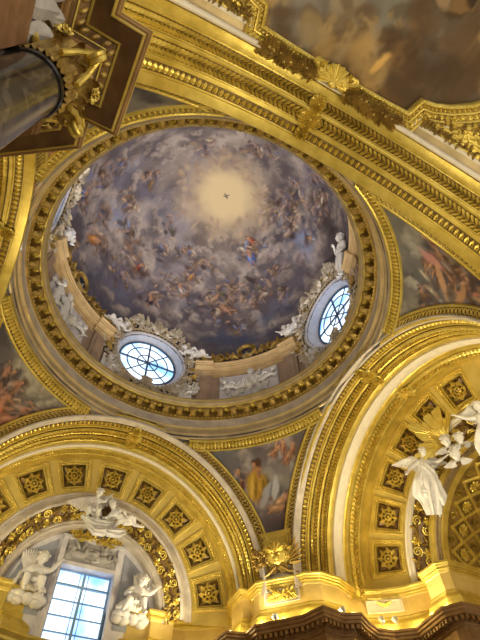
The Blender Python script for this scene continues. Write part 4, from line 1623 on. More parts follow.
# ------------------------------------------------------------------ window bay (arch A)
def garland_strip(side, p0, p1, name, label, t0, t1, dens, root_mat=None):
    """rich strip of flowers, spirals and oak leaves along an arch."""
    bed = MB()
    arev(bed, side, [p0, ((p0[0] + p1[0]) / 2, (p0[1] + p1[1]) / 2), p1], 120, t0, t1)
    c = apos(side, pi / 2, (p0[0] + p1[0]) / 2, (p0[1] + p1[1]) / 2)
    s = thing(name, label, 'garland', loc=tuple(c))
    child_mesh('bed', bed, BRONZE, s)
    w = math.hypot(p1[0] - p0[0], p1[1] - p0[1])
    r = (p0[0] + p1[0]) / 2
    n = int(r * (t1 - t0) / (w * .52))
    lv = MB()
    fl = {0: (MB().inst(ROS6, np.eye(4)), GOLD, 'flower'), 1: (MB().inst(SPIR, np.eye(4)), GOLD, 'scroll')}
    proto = {}
    from mathutils import Matrix
    rg = random.Random(5)
    for i in range(n):
        th = t0 + (t1 - t0) * (i + .5) / n
        F = cone_frame(side, (p0, p1), th)
        for q, v in enumerate((-.28, .28)):
            k = (i * 2 + q) % 3
            jit = rg.uniform(-.08, .08) * w
            o = F[:3, 3] + F[:3, 1] * v * w + F[:3, 0] * jit + F[:3, 2] * .02
            a = rg.uniform(0, 6.28)
            X, Y, Z = F[:3, 0] * cos(a) + F[:3, 1] * sin(a), F[:3, 1] * cos(a) - F[:3, 0] * sin(a), F[:3, 2]
            if k < 2:
                if k not in proto:
                    ob = proto[k] = fl[k][0].build(fl[k][2], fl[k][1], s)
                else:
                    ob = proto[k].copy()
                    C.objects.link(ob)
                    ob.parent = s
                z = (.54, .60)[k] * w
                ob.matrix_local = Matrix.Translation((-c).tolist()) @ Matrix(frame(o, X * z, Y * z, Z * z).tolist())
            else:
                lv.inst(OAK, frame(o, X * w * .5, Y * w * .5, Z * w * .45))
            for sg in (-1, 1):
                o2 = o + F[:3, 0] * w * .28 * sg
                lv.inst(OAK, frame(o2, Y * w * .26, -X * w * .26, Z * w * .3))
    child_mesh('leaves', lv, GOLD_D, s)
    return s


def build_bay_A():
    root_m = MB()
    arev(root_m, 'A', [(5.62, 8.52), (5.64, 8.56), (5.58, 8.60), (5.58, 8.70)], 140, -.05, pi + .05)
    arev(root_m, 'A', [(5.58, 8.90), (5.55, 8.92), (5.53, 9.1), (5.52, 9.2)], 140, -.05, pi + .05)
    root = root_m.build('trim_5', GOLD)
    tag(root, 'gilded inner archivolt of the tall window bay', 'arch', kind='structure')
    m = MB()
    arev(m, 'A', [(5.58, 8.70), (5.58, 8.90)], 140, -.05, pi + .05)
    aband(m, 'A', (5.57, 8.72), (5.57, 8.88), LEAFCELL, .12, 150)
    m.build('leaf_band', GOLD, root)
    seg = ((5.52, 9.2), (4.18, 9.75))
    th = [rad(11.0 + 20.0 * k) for k in range(9)]
    labs = [f'gilded square coffer with a flower, {ORD[k]} from the right springing of the tall window arch' for k in range(9)]
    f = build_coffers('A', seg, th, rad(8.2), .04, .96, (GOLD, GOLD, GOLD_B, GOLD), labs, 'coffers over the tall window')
    f.build('coffer_field', GOLD_S, root)
    m = MB()
    arev(m, 'A', [(4.18, 9.75), (4.14, 9.70), (4.06, 9.72), (4.04, 9.80), (3.92, 9.78), (3.88, 9.70), (3.76, 9.66), (3.70, 9.70), (3.68, 9.74)], 130, -.05, pi + .05)
    arev(m, 'A', [(3.30, 10.33), (3.26, 10.30), (3.20, 10.30), (3.18, 10.38), (3.10, 10.36), (3.04, 10.40), (3.02, 10.5), (3.0, 10.5), (3.0, 10.85)], 120, -.05, pi + .05)
    m.build('pale_moulding', SILV, root)
    garland_strip('A', (3.68, 9.74), (3.30, 10.33), 'flower_garland', 'dark gilt band of flowers and scrolls arching over the tall window', -.03, pi + .03, 1)
    # lunette wall, opening for the window
    y = 10.82
    m = MB()
    a = np.linspace(0, pi, 41)
    top = [(3.05 * cos(t), ZCO['A'] + 3.05 * sin(t)) for t in a]
    V, F = [], []
    N = 41
    for x, z in top:
        V.append((x, y, z))
    for x, z in top:
        V.append((max(-1.08, min(1.08, x)), y, min(z, 11.86) if abs(x) < 1.08 else (11.86 if z > 11.86 else z)))
    for i in range(N - 1):
        F.append((i, i + 1, N + i + 1, N + i))
    m.add(V, F)
    for s in (-1, 1):
        m.box((1.08 if s > 0 else -5, y, 7.4), (5 if s > 0 else -1.08, y + .2, 10.5))
    w = m.build('wall_lunette', LILAC, smooth=False)
    tag(w, 'pale lilac lunette wall around the tall window', 'wall', kind='structure')
    m = MB()
    for s in (-1, 1):
        m.box((s * 1.08 - (.0 if s > 0 else .2), y - .12, 7.4), (s * 1.08 + (.2 if s > 0 else .0), y + .05, 13.0))
        m.box((s * 1.08 - (.0 if s > 0 else .1), y - .18, 7.4), (s * 1.08 + (.1 if s > 0 else .0), y - .1, 11.9))
    m.box((-1.28, y - .16, 11.84), (1.28, y + .05, 12.0))
    m.box((-1.28, y - .16, 12.92), (1.28, y + .05, 13.06))
    for s in (-1, 1):
        m.add([(s * 1.08, y, 7.4), (s * 1.08, y + .4, 7.4), (s * 1.08, y + .4, 11.86), (s * 1.08, y, 11.86)], [(0, 1, 2, 3)])
    m.add([(-1.08, y, 11.86), (1.08, y, 11.86), (1.08, y + .4, 11.86), (-1.08, y + .4, 11.86)], [(0, 1, 2, 3)])
    m.build('window_surround', LILAC, w, smooth=False)
    m = MB()
    for s in (-1, 1):
        m.add([(s * x, y - .02, z) for x, z in ((1.4, 9.9), (2.85, 9.9), (2.85, 10.7), (2.4, 12.1), (1.4, 12.85))], [(0, 1, 2, 3, 4)])
    m.build('spandrel_ground', BLUEG, w, smooth=False)
    # the window itself
    root = bpy.data.objects.new('window_5', None)
    C.objects.link(root)
    tag(root, 'tall bright window of two rows of panes in the lunette', 'window', kind='structure')
    m = MB()
    m.add([(-1.08, y + .32, 7.4), (1.08, y + .32, 7.4), (1.08, y + .32, 11.86), (-1.08, y + .32, 11.86)], [(0, 1, 2, 3)])
    m.build('glass', PANE_L, root)
    m = MB()
    for x in (-1.05, 0, 1.05):
        m.box((x - .045, y + .22, 7.4), (x + .045, y + .31, 11.86))
    for x in (-.16, .16):
        m.box((x - .012, y + .25, 7.4), (x + .012, y + .31, 11.86))
    for i in range(9):
        z = 11.82 - i * .55
        m.box((-1.08, y + .24, z - .018), (1.08, y + .31, z + .018))
    m.box((-1.08, y + .2, 11.25), (1.08, y + .31, 11.31))
    m.build('window_bars', mat('blue_grey_sash', (.20, .36, .62, 1), (.26, .44, .7, 1), 0, .5), root, smooth=False)
    # carved panel over the window
    s = thing('overdoor_relief', 'grey carved relief of two reclining animals above the tall window', 'relief', loc=(0, y, 12.0))
    m = MB()
    V = [[(x, y - .04 - .05 * max(0, sin(3 * x + 1)) * sin(pi * (z - 12) / .9), z) for z in np.linspace(12.0, 12.92, 8)] for x in np.linspace(-1.08, 1.08, 24)]
    sheet(m, V)
    child_mesh('panel', m, GREYW, s)
    m = MB()
    G = lambda x, z, d=.08: frame((x, y - d, z), A3([1, 0, 0.]), A3([0, 0, 1.]), A3([0, -1., 0]))
    for sx in (-1, 1):
        m.inst(ell((0, 0, 0), (1, 0, 0), (0, 1, 0), (0, 0, 1), (.34, .16, .12)), G(sx * .5, 12.35))
        m.inst(ell((0, 0, 0), (1, 0, 0), (0, 1, 0), (0, 0, 1), (.16, .17, .14)), G(sx * .18, 12.52))
        m.inst(ell((0, 0, 0), (1, 0, 0), (0, 1, 0), (0, 0, 1), (.10, .08, .1)), G(sx * .07, 12.46, .16))
        m.inst(tube([(0, 0, 0), (-sx * .25, -.12, .03), (-sx * .42, -.14, .03)], [.06, .05, .05], 7), G(sx * .45, 12.3))
        m.inst(tube([(0, 0, 0), (sx * .2, .1, .03), (sx * .2, .3, .03), (sx * .05, .36, .02)], [.05, .03, .03, .045], 7), G(sx * .75, 12.35))
        for i in range(6):
            m.inst(xf(t_leaf(.36, .16, .1, 8, 5, lobes=2, curl=.05), rz=i * 1.1), G(sx * (.3 + .12 * i), 12.6))
    child_mesh('relief_carving', m, GREYW, s)
    s = thing('festoon', 'gilt leaf festoon between the carved panel and the putti over the window', 'ornament', loc=(0, y - .1, 13.2))
    m = MB()
    for i in range(15):
        x = -1.1 + 2.2 * i / 14
        z = 13.2 - .22 * (1 - (x / 1.1) ** 2) + .12
        m.inst(xf(OAK, rz=i * 1.3, s=.34), G(x, z, .1))
    for sx in (-1, 1):
        m.inst(xf(t_volute_leaf(.9, .4, .06, -sx), rz=.3 if sx > 0 else pi - .3), G(sx * .15, 13.1, .1))
    child_mesh('leaves', m, GOLD, s)
    # spandrel figures
    for sx, lab, pose in ((-1, 'white stucco winged figure seated before a leaf sheaf left of the tall window', 'sit'), (1, 'white stucco child with raised arm in the right spandrel of the tall window', 'sit2')):
        M = frame((sx * 1.98, y - .30, 10.55), A3([float(-sx), 0, 0]), A3([0, -1.0, 0]), A3([0, 0, 1.0]))
        o = figure('spandrel_figure', lab, 'statue', M, 2.4, pose, seed=8 + sx)
        loc = A3(o.location)

        def sub(nm, mm):
            V, F = mm.data()
            q = MB()
            q.add(V - loc, F)
            q.build(nm, STUCCO, o)
        for i in range(9):
            t = -.9 + .22 * i
            m = MB()
            m.inst(xf(t_leaf(1.0, .26, .12, 9, 5, lobes=2, curl=.15), rz=pi / 2 + t * .6 * (1 if sx > 0 else 1)), frame((sx * 2.0 + sx * .25 + .12 * t, y - .12, 11.1), A3([1., 0, 0]), A3([0, 0, 1.]), A3([0, -1., 0])))
            sub('palm_leaf', m)
        m = MB()
        for i in range(10):
            a = i * .7
            m.add(*ell((sx * 2.0 + .55 * cos(a), y - .2, 10.32 + .12 * sin(a * 2)), (1, 0, 0), (0, 1, 0), (0, 0, 1), (.24, .2, .17)))
        sub('cloud', m)
    # putti with a shield at the crown
    for sx, pose, lab, H_, c in ((-1, 'sit', 'white seated putto left of the shield at the crown of the tall window arch', 1.75, (-.72, 9.2, 13.20)), (1, 'recline', 'white reclining putto right of the shield at the crown of the tall window arch', 1.75, (.55, 9.2, 13.12))):
        M = frame(A3(c), A3([1.0, 0, 0]), A3([0, -.9, -.43]), A3([0, -.43, .9]))
        figure('putto_statue', lab, 'statue', M, H_, pose, wings=((.16, .12), (.16, .12)) if sx < 0 else None, seed=20 + sx)
    s = thing('shield', 'round white shield with dark boss at the crown of the tall window arch', 'shield', loc=(-.05, 9.25, 13.5))
    G2 = frame((-.10, 9.42, 13.62), A3([1., 0, 0]), A3([0, -.43, .9]), A3([0, -.9, -.43]))
    m = MB()
    m.inst(xf(t_torus(.32, .07, 24, 7), s=(1, 1.15, 1)), G2)
    for a in range(8):
        m.inst(xf(t_cscroll(.34, .16, .04), (.44 * cos(a * pi / 4), .5 * sin(a * pi / 4), 0), rz=a * pi / 4 - pi / 2), G2)
    child_mesh('rim', m, STUCCO, s)
    m = MB()
    m.inst(xf(t_sphere(16, 8, (.30, .35, .12), True)), G2)
    m.inst(xf(ROS6, (0, 0, .12), s=.4), G2)
    child_mesh('boss', m, BRONZE, s)
    for k, (x0, x1, z0_, sd) in enumerate(((-1.0, .35, 12.95, 1), (-.25, .85, 12.72, 3), (-.75, .2, 12.66, 5))):
        m = MB()
        m.inst(drape_tube([(x0, 9.3, z0_ + .15), (x0 * .6 + x1 * .4, 9.15, z0_ - .12), (x0 * .25 + x1 * .75, 9.15, z0_ - .05), (x1, 9.3, z0_ + .18)], [.06, .15, .16, .07], [.10, .14, .14, .08], 7, .28, seed=sd), np.eye(4))
        child_mesh('scroll_drapery', m, STUCCO, s)


# ------------------------------------------------------------------ apse (arch B)
def build_bay_B():
    root_m = MB()
    arev(root_m, 'B', [(5.64, 8.76), (5.68, 8.80), (5.66, 8.86), (5.62, 8.88), (5.56, 8.9), (5.56, 8.96), (5.60, 9.0)], 140, -.05, pi + .05)
    arev(root_m, 'B', [(5.60, 9.44), (5.56, 9.46), (5.56, 9.54), (5.62, 9.58), (5.72, 9.9), (5.88, 10.24), (5.9, 10.28)], 140, -.05, pi + .05)
    root = root_m.build('trim_6', GOLD)
    tag(root, 'gilded inner archivolt of the apse', 'arch', kind='structure')
    m = MB()
    arev(m, 'B', [(5.60, 9.0), (5.60, 9.44)], 140, -.05, pi + .05)
    aband(m, 'B', (5.59, 9.03), (5.59, 9.41), LAUREL, .3, 25, -.03, pi / 2)
    aband(m, 'B', (5.59, 9.03), (5.59, 9.41), LAUREL, .3, 25, pi / 2, pi + .03, flip=True)
    m.build('laurel_band', GOLD, root)
    m = MB()
    rosette_on(m, 'B', rad(90), 5.54, 9.22, .85, .8, t_rosette(10, .5, .22, 2))
    m.build('rosette', GOLD, root)
    seg = ((5.9, 10.28), (4.62, 11.05))
    th = [rad(15.5 + 17.6 * k) for k in range(6)]
    labs = [f'gilded square coffer with a dark flower, {ORD[k]} up from the cornice along the apse arch' for k in range(6)]
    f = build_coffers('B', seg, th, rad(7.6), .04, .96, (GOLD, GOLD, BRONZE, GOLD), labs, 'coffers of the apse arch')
    f.build('coffer_field', GOLD_S, root)
    m = MB()
    arev(m, 'B', [(4.62, 11.05), (4.56, 11.0), (4.48, 11.02), (4.46, 11.14), (4.40, 11.12), (4.38, 11.2)], 120, -.05, pi + .05)
    m.build('pale_moulding', CREAM, root)
    garland_strip('B', (4.38, 11.2), (3.98, 11.85), 'flower_garland', 'dark gilt band of flowers and scrolls around the inner apse arch', -.03, 2.2, 1)
    m = MB()
    arev(m, 'B', [(3.98, 11.85), (3.96, 11.75), (3.90, 11.60), (3.80, 11.55), (3.72, 11.58), (3.70, 11.66), (3.62, 11.66)], 120, -.05, pi + .05)
    arev(m, 'B', [(3.40, 11.80), (3.38, 11.76), (3.32, 11.76), (3.30, 11.90), (3.30, 12.0)], 120, -.05, pi + .05)
    o = m.build('inner_arch', GOLD, root)
    m = MB()
    arev(m, 'B', [(3.62, 11.66), (3.40, 11.80)], 120, -.05, pi + .05)
    aband(m, 'B', (3.60, 11.68), (3.42, 11.79), LAUREL, .14, 80)
    m.build('inner_leaf_band', GOLD_P, root)
    m = MB()
    arev(m, 'B', [(3.30, 12.0), (3.30, 14.6)], 120, -.05, pi + .05)
    m.build('inner_soffit', GOLD_D, root)
    # lattice of lozenges on the inner soffit
    lat, bead, ros = MB(), MB(), MB()
    step = rad(16)
    for k in range(8):
        for j in range(2):
            t, x = rad(10) + step * k, 12.15 + 1.15 * j
            c = (t + step / 2, x + .58)
            for q in ((t, x + .58, t + step / 2, x), (t + step / 2, x, t + step, x + .58), (t + step, x + .58, t + step / 2, x + 1.16), (t + step / 2, x + 1.16, t, x + .58)):
                P = [apos('B', q[0] + (q[2] - q[0]) * u, 3.26, q[1] + (q[3] - q[1]) * u) for u in np.linspace(0, 1, 6)]
                lat.add(*tube(P, .065, 6))
                for u in np.linspace(.08, .92, 8):
                    bead.inst(BEAD, frame(apos('B', q[0] + (q[2] - q[0]) * u, 3.18, q[1] + (q[3] - q[1]) * u), *(np.eye(3) * .08)))
            rosette_on(ros, 'B', c[0], 3.27, c[1], .5, .6)
            for p in ((t, x), (t + step, x)):
                rosette_on(ros, 'B', p[0], 3.27, p[1], .3, .5)
    lat.build('lattice', GOLD, root)
    bead.build('lattice_beads', GOLD, root)
    ros.build('lattice_flowers', GOLD, root)
    m = MB()
    m.box((14.6, -6, 6), (14.8, 6, 16))
    w = m.build('wall_apse', ATTIC, smooth=False)
    tag(w, 'ochre end wall of the apse', 'wall', kind='structure')
    # angels and sunburst
    vd = nrm(CAM - A3([11, 3, 14]))
    up = nrm(A3([0, 0, 1.0]) - vd * vd[2])
    up = nrm(up * .8 + A3([0, 0, 1.0]) * .2)
    rt = nrm(np.cross(vd, up)) * -1
    rt = nrm(np.cross(up, vd))
    fwd = np.cross(rt, up) * -1
    fwd = nrm(np.cross(rt, up))
    if fwd @ vd < 0:
        fwd = -fwd

    def pt(u, v, x):
        return hit_plane(u, v, 0, x)
    H1, H2 = 2.45, 2.3
    up2, rt2 = nrm(up + .27 * rt), nrm(rt - .27 * up)
    M2 = frame(pt(424, 452, 10.4) - up2 * .87 * H1 - fwd * .1 * H1, rt2, fwd, up2)
    robe = merge(drape_tube([(-.03, .05, .72), (-.02, .04, .58), (.0, .05, .42), (.02, .01, .20), (.04, -.02, -.08)], [.08, .095, .12, .14, .09], [.065, .07, .085, .09, .05], 6, .42, seed=2),
                 drape_tube([(.06, .08, .52), (.12, .07, .36), (.14, .02, .18), (.17, -.02, .06)], [.04, .08, .09, .04], [.03, .05, .06, .03], 5, .45, seed=6),
                 drape_tube([(-.07, .08, .56), (-.13, .07, .40), (-.14, .02, .22), (-.10, -.02, .08)], [.03, .07, .08, .03], [.03, .05, .05, .03], 5, .45, seed=11),
                 drape_tube([(-.10, .03, .74), (-.02, .11, .66), (.08, .10, .56), (.14, .04, .46)], [.02, .05, .06, .03], [.02, .03, .03, .02], 5, .3, seed=8))
    figure('angel_statue', 'large white angel with spread wings, lower one on the apse arch', 'statue', M2, H1, 'angel', putto=False, wings=((.40, .36), (.14, .44)), wscale=.62, robe=robe, seed=1)
    M3 = frame(pt(473, 407, 10.4) - up * .87 * H2 - fwd * .1 * H2 + rt * .1, -rt, fwd, up)
    robe = merge(drape_tube([(-.03, .05, .72), (-.02, .05, .58), (.04, .08, .42), (.10, .04, .24), (.14, -.06, .02)], [.08, .095, .12, .13, .08], [.065, .07, .09, .09, .05], 6, .42, seed=4),
                 drape_tube([(.05, .1, .48), (-.10, .1, .38), (-.22, .06, .33)], [.04, .08, .04], [.04, .05, .03], 5, .3, seed=9))
    figure('angel_statue', 'large white angel with lifted wings at the right edge, upper one on the apse arch', 'statue', M3, H2, 'angel', putto=False, wings=((.30, .40), (.08, .62)), wscale=.7, robe=robe, seed=2)
    # sunburst
    sc = pt(447, 440, 10.95)
    s = thing('sunburst', 'gilded sunburst of rays between the two white angels', 'sunburst', loc=tuple(sc))
    m = MB()
    rg = random.Random(2)
    for i in range(30):
        a = rad(62 + 150 * i / 29)
        L = rg.uniform(.75, 1.45)
        d = rt * cos(a) + up * sin(a)
        n = np.cross(d, fwd)
        p0, p1 = sc + d * .12, sc + d * L
        m.add([p0 + n * .03, p0 - n * .03, p1 - n * .09, p1 + d * .1, p1 + n * .09, (p0 + p1) / 2 + fwd * .06, p0 - fwd * .04, p1 - fwd * .04],
              [(0, 5, 1), (1, 5, 2), (2, 5, 3), (3, 5, 4), (4, 5, 0), (0, 1, 6), (1, 2, 7, 6), (2, 3, 7), (3, 4, 7), (4, 0, 6, 7)])
    child_mesh('rays', m, GOLD, s, smooth=False)
    for u, v, lab, H in ((446, 441, 'white cherub head in the middle of the sunburst', 1), (455, 454, 'white cherub head low on the sunburst beside the lower angel', 1.0), (459, 438, 'white cherub head on the sunburst beside the upper angel', .9)):
        (bt, ht, K) = body('stand', True)
        k = MB()
        hd = A3(POSE['stand']['head'])
        V, F = bt
        keep = V[:, 2] > hd[2] - .115
        idx = np.cumsum(keep) - 1
        Vh = V[keep] - hd
        Fh = [tuple(int(idx[i]) for i in f) for f in F if all(keep[i] for i in f)]
        p = pt(u, v, 10.5)
        S = frame(p, rt * 2.3 * H, fwd * 2.3 * H, up * 2.3 * H)
        k.add(*B((Vh, Fh), S))
        o = k.build('cherub_head', STUCCO, off=tuple(p))
        tag(o, lab, 'statue', 'cherub heads on the sunburst')
        q = MB()
        q.add(*B((ht[0] - hd, ht[1]), S))
        V, F = q.data()
        q = MB()
        q.add(V - p, F)
        q.build('hair', STUCCO, o)
        for sx in (-1, 1):
            q = MB()
            w = wing(sx, .16, .1)
            q.add(*B((w[0] * .34 + A3([sx * .05, -.03, -.10]), w[1]), S))
            V, F = q.data()
            q = MB()
            q.add(V - p, F)
            q.build('wing', STUCCO, o)



# ------------------------------------------------------------------ attic and main cornice of the pier between the two arches
ATTIC_PATH = [(1.5, 10.75), (2.56, 10.45), (2.60, 10.17), (3.80, 10.17), (3.89, 10.55), (4.7, 10.2), (5.35, 9.7), (5.45, 9.2), (5.08, 8.4), (5.06, 7.3), (5.38, 7.3), (5.40, 6.72), (5.54, 6.56), (6.56, 5.54), (6.66, 5.36),
              (7.2, 5.06), (8.1, 5.12), (8.95, 5.5), (9.4, 5.5), (9.97, 5.25), (10.6, 4.7), (11.05, 4.05), (10.57, 3.75), (10.58, 2.85), (10.9, 2.5), (12.6, 2.5), (13.5, 2.5)]
MAIN_PATH = [(0.5, 10.2), (1.6, 10.1), (2.6, 9.7), (3.35, 8.7), (4.3, 8.3), (4.38, 7.12), (5.05, 6.98), (5.07, 6.36), (6.18, 5.12), (6.45, 4.22), (7.4, 4.42), (7.9, 4.15), (8.5, 4.55), (9.1, 4.85), (9.7, 4.75), (10.25, 4.3), (10.06, 2.8), (10.45, 2.2), (11.2, 2.15), (13, 2.15)]
TOPZ = 10.65


def build_pier():
    prof = [(-1.6, TOPZ + .04), (-.1, TOPZ + .03), (0, TOPZ), (0, TOPZ - .07), (-.03, TOPZ - .09), (-.05, TOPZ - .15), (-.09, TOPZ - .17), (-.09, TOPZ - .24), (-.13, TOPZ - .26), (-.15, TOPZ - .33)]
    m = MB()
    sweep(m, ATTIC_PATH, prof, side=-1)
    root = m.build('trim_7', GOLD, smooth=False)
    tag(root, 'upper gilded cornice stepping around the pier between the two arches', 'cornice', kind='structure')
    m = MB()
    sweep(m, ATTIC_PATH, [(-.15, TOPZ - .33), (-.17, TOPZ - .36), (-.17, 9.72), (-.15, 9.70)], side=-1)
    m.build('attic_wall', ATTIC, root, smooth=False)
    m = MB()
    sweep(m, ATTIC_PATH, [(-.15, 9.70), (-.12, 9.66), (-.12, 9.58), (-.04, 9.5), (.0, 9.42), (.0, 9.3), (.05, 9.28), (.05, 8.95)], side=-1)
    m.build('attic_base', GOLD, root, smooth=False)
    # main entablature
    Z = 9.0
    m = MB()
    rows = sweep(m, MAIN_PATH, [(-1.4, Z + .04), (-.05, Z + .03), (0, Z), (0, Z - .07), (-.04, Z - .09), (-.05, Z - .16), (-.10, Z - .19), (-.10, Z - .27), (-.13, Z - .28), (-.36, Z - .30)], side=-1)
    sweep(m, MAIN_PATH, [(-.36, Z - .30), (-.38, Z - .42), (-.44, Z - .45), (-.44, Z - .50), (-.50, Z - .54), (-.50, Z - 1.1), (-.46, Z - 1.12), (-.46, Z - 1.3), (-.5, Z - 1.32), (-.5, Z - 2.2)], side=-1)
    root = m.build('trim_8', BROWN, smooth=False)
    tag(root, 'brown main cornice at the bottom of the view', 'cornice', kind='structure')
    # dentils under it
    m = MB()
    a, b = [], []
    dm = MB()
    rr = sweep(dm, MAIN_PATH, [(-.14, Z - .29), (-.33, Z - .29)], side=-1)
    A, Bq = resample(rr[0], .17), resample(rr[1], .17)
    n = len(A)
    for p, q in zip(rr[0][:-1], rr[0][1:]):
        p, q = A3(p), A3(q)
        L = np.linalg.norm(q - p)
        k = max(1, int(L / .17))
        d = (q - p) / L
        nn = A3([-d[1], d[0], 0])
        for i in range(k):
            c = p + d * L * (i + .5) / k + nn * .10 - A3([0, 0, .055])
            V = [c + d * sx * .05 + nn * sy * .09 + A3([0, 0, sz * .06]) for sx in (-1, 1) for sy in (-1, 1) for sz in (-1, 1)]
            m.add(V, [(0, 1, 3, 2), (4, 6, 7, 5), (0, 4, 5, 1), (2, 3, 7, 6), (0, 2, 6, 4), (1, 5, 7, 3)])
    m.build('dentils', BROWN, root, smooth=False)
    LEFT_A = [(-5.06, 7.3), (-5.08, 8.4), (-5.45, 9.2), (-5.35, 9.7), (-4.7, 10.2), (-3.89, 10.55), (-3.80, 10.17), (-2.50, 10.17), (-2.45, 10.45), (-1.5, 10.75)]
    LEFT_M = [(-5.05, 6.98), (-4.38, 7.12), (-4.3, 8.3), (-3.35, 8.7), (-2.6, 9.7), (-1.6, 10.1), (-.5, 10.2)]
    m = MB()
    sweep(m, LEFT_A, prof, side=-1)
    sweep(m, LEFT_M, [(-1.4, Z + .04), (-.05, Z + .03), (0, Z), (0, Z - .07), (-.10, Z - .19), (-.13, Z - .28), (-.36, Z - .30), (-.44, Z - .5), (-.5, Z - 2.2)], side=-1)
    sweep(m, LEFT_A, [(-.15, TOPZ - .33), (-.17, TOPZ - .36), (-.17, 9.72), (0, 9.4), (.05, 8.95)], side=-1)
    m.build('left_return', GOLD, root, smooth=False)
    # pilaster mass closing the jambs above the attic
    m = MB()
    for P in ([(5.64, 6.6), (5.64, 8.5)], [(6.6, 5.64), (8.5, 5.64)]):
        (x0, y0), (x1, y1) = P
        m.add([(x0, y0, 10.3), (x1, y1, 10.3), (x1, y1, 10.7), (x0, y0, 10.7)], [(0, 1, 2, 3)])
    m.build('jamb', GOLD_P, root)
    # gilt and white panels on the attic
    d = nrm(A3([6.66 - 5.66, 5.64 - 6.66, 0]))
    n = A3([d[1], -d[0], 0])
    if n @ A3([1, 1, 0]) > 0:
        n = -n
    c = A3([6.16, 6.16, 10.02]) + n * .03
    M = frame(c, -d if (np.cross(-d, A3([0, 0, 1.])) @ n) > 0 else d, A3([0, 0, 1.0]), n)
    s = thing('gilt_plaque', 'pale attic plaque with a gilded leaf mask below the winged cartouche', 'plaque', M=M)
    m = MB()
    b = [(-.62, -.22), (.62, -.22), (.62, .22), (-.62, .22), (-.62, -.22)]
    for k, (w, dp) in enumerate(((1.0, .05), (.93, .05))):
        pass
    bb = resample(b, .2)
    sheet(m, [[M[:3, 3] + M[:3, 0] * x * k + M[:3, 1] * y * k + n * dp for x, y in bb] for k, dp in ((1.05, 0), (1.05, .06), (.97, .06), (.94, .02), (.01, .02))])
    child_mesh('panel', m, SILV, s, M, smooth=False)
    m = MB()
    m.inst(xf(ROS8, (0, .02, .04), s=.34), M)
    for sx in (-1, 1):
        m.inst(xf(t_volute_leaf(.5, .24, .035, sx), (sx * .05, 0, .04), rz=0 if sx > 0 else pi), M)
        for q in range(4):
            m.inst(xf(t_leaf(.26, .14, .06, 8, 5, lobes=2, curl=.06), (sx * .12 * q, .02, .04), rz=(.9 if sx > 0 else pi - .9) - .5 * q * sx), M)
            m.inst(xf(t_leaf(.24, .12, .06, 8, 5, lobes=2, curl=.06), (sx * .12 * q, .0, .04), rz=-(.9 if sx > 0 else pi - .9)), M)
    child_mesh('leaf_mask', m, GOLD, s, M)
    # winged cartouche at the foot of the pendentive
    cc = A3([6.16, 6.18, 11.45]) + n * .22
    up = nrm(A3([0, 0, 1.0]) + n * .3)
    M = frame(cc, M[:3, 0], up, nrm(np.cross(M[:3, 0], up)))
    s = thing('cartouche', 'gilded cartouche with a flower spray and a wing at the foot of the painted pendentive', 'cartouche', M=M)
    m = MB()
    m.inst(xf(t_sphere(18, 9, (.42, .40, .2), True)), M)
    m.inst(xf(t_torus(.44, .08, 24, 7), s=(1, .95, 1)), M)
    for q in range(5):
        m.inst(xf(t_leaf(.40, .24, .1, 8, 5, curl=.10), (0, .05, .16), rz=rad(30 + 30 * q)), M)
    for sx in (-1, 1):
        m.inst(xf(t_sphere(8, 6, (.11, .09, .08)), (sx * .13, .02, .17)), M)
        m.inst(xf(t_cscroll(.5, .22, .05), (sx * .36, .1, .05), rz=-sx * 1.3), M)
    m.inst(xf(t_sphere(8, 6, (.10, .14, .10)), (0, -.12, .19)), M)
    child_mesh('shield', m, GOLD, s, M)
    m = MB()
    for q in range(6):
        m.inst(xf(t_leaf(.85 - .07 * q, .15, .08, 9, 5, curl=.15), (.42, -.15 - .04 * q, .06), rz=rad(72 - 15 * q)), M)
    child_mesh('wing', m, GOLD_D, s, M)
    m = MB()
    for x, y, k in ((-.62, .05, .42), (-.78, -.25, .36), (-.5, -.2, .34), (-.85, .22, .28)):
        m.inst(xf(ROS6, (x, y, .1), s=k), M)
    for q in range(8):
        m.inst(xf(t_leaf(.34, .14, .06, 8, 5, lobes=2, curl=.06), (-.65, -.05, .06), rz=q * .8), M)
    child_mesh('flower_spray', m, GOLD_D, s, M)
    m = MB()
    for sx in (-1, 1):
        m.inst(tube([(sx * .1, -.42, .1), (sx * .4, -.62, .12), (sx * .75, -.72, .08)], [.06, .05, .03], 7), M)
        m.inst(xf(SPIR, (sx * .18, -.5, .08), s=.4), M)
    child_mesh('crossed_stems', m, GOLD_D, s, M)
    # white plaque with fittings in the apse attic
    p0, p1 = A3([8.95, 5.5, 0]), A3([10.4, 5.0, 0])
    a, b = A3([9.5, 5.62, 9.78]), A3([10.55, 4.95, 9.78])
    d = nrm(b - a)
    n2 = A3([d[1], -d[0], 0])
    n2 = n2 if n2 @ A3([-1, -1, 0]) > 0 else -n2
    c = (a + b) / 2 + n2 * .02 + A3([0, 0, .25])
    M = frame(c, d, A3([0, 0, 1.0]), n2)
    s = thing('white_plaque', 'cream framed plaque on the apse attic wall under the coffers', 'plaque', M=M)
    m = MB()
    bb = resample([(-.62, -.2), (.62, -.2), (.62, .2), (-.62, .2), (-.62, -.2)], .2)
    sheet(m, [[c + d * x * k + A3([0, 0, y * k]) + n2 * dp for x, y in bb] for k, dp in ((1.08, 0), (1.08, .07), (.98, .07), (.95, .03), (.01, .03))])
    child_mesh('panel', m, CREAM, s, M, smooth=False)
    m = MB()
    m.inst(xf(t_leaf(.4, .16, .06, 8, 5, lobes=2, curl=.05), (-.1, .02, .04), rz=.3), M)
    m.inst(xf(t_leaf(.4, .16, .06, 8, 5, lobes=2, curl=.05), (.1, .02, .04), rz=pi - .3), M)
    child_mesh('leaf_mask', m, GOLD, s, M)
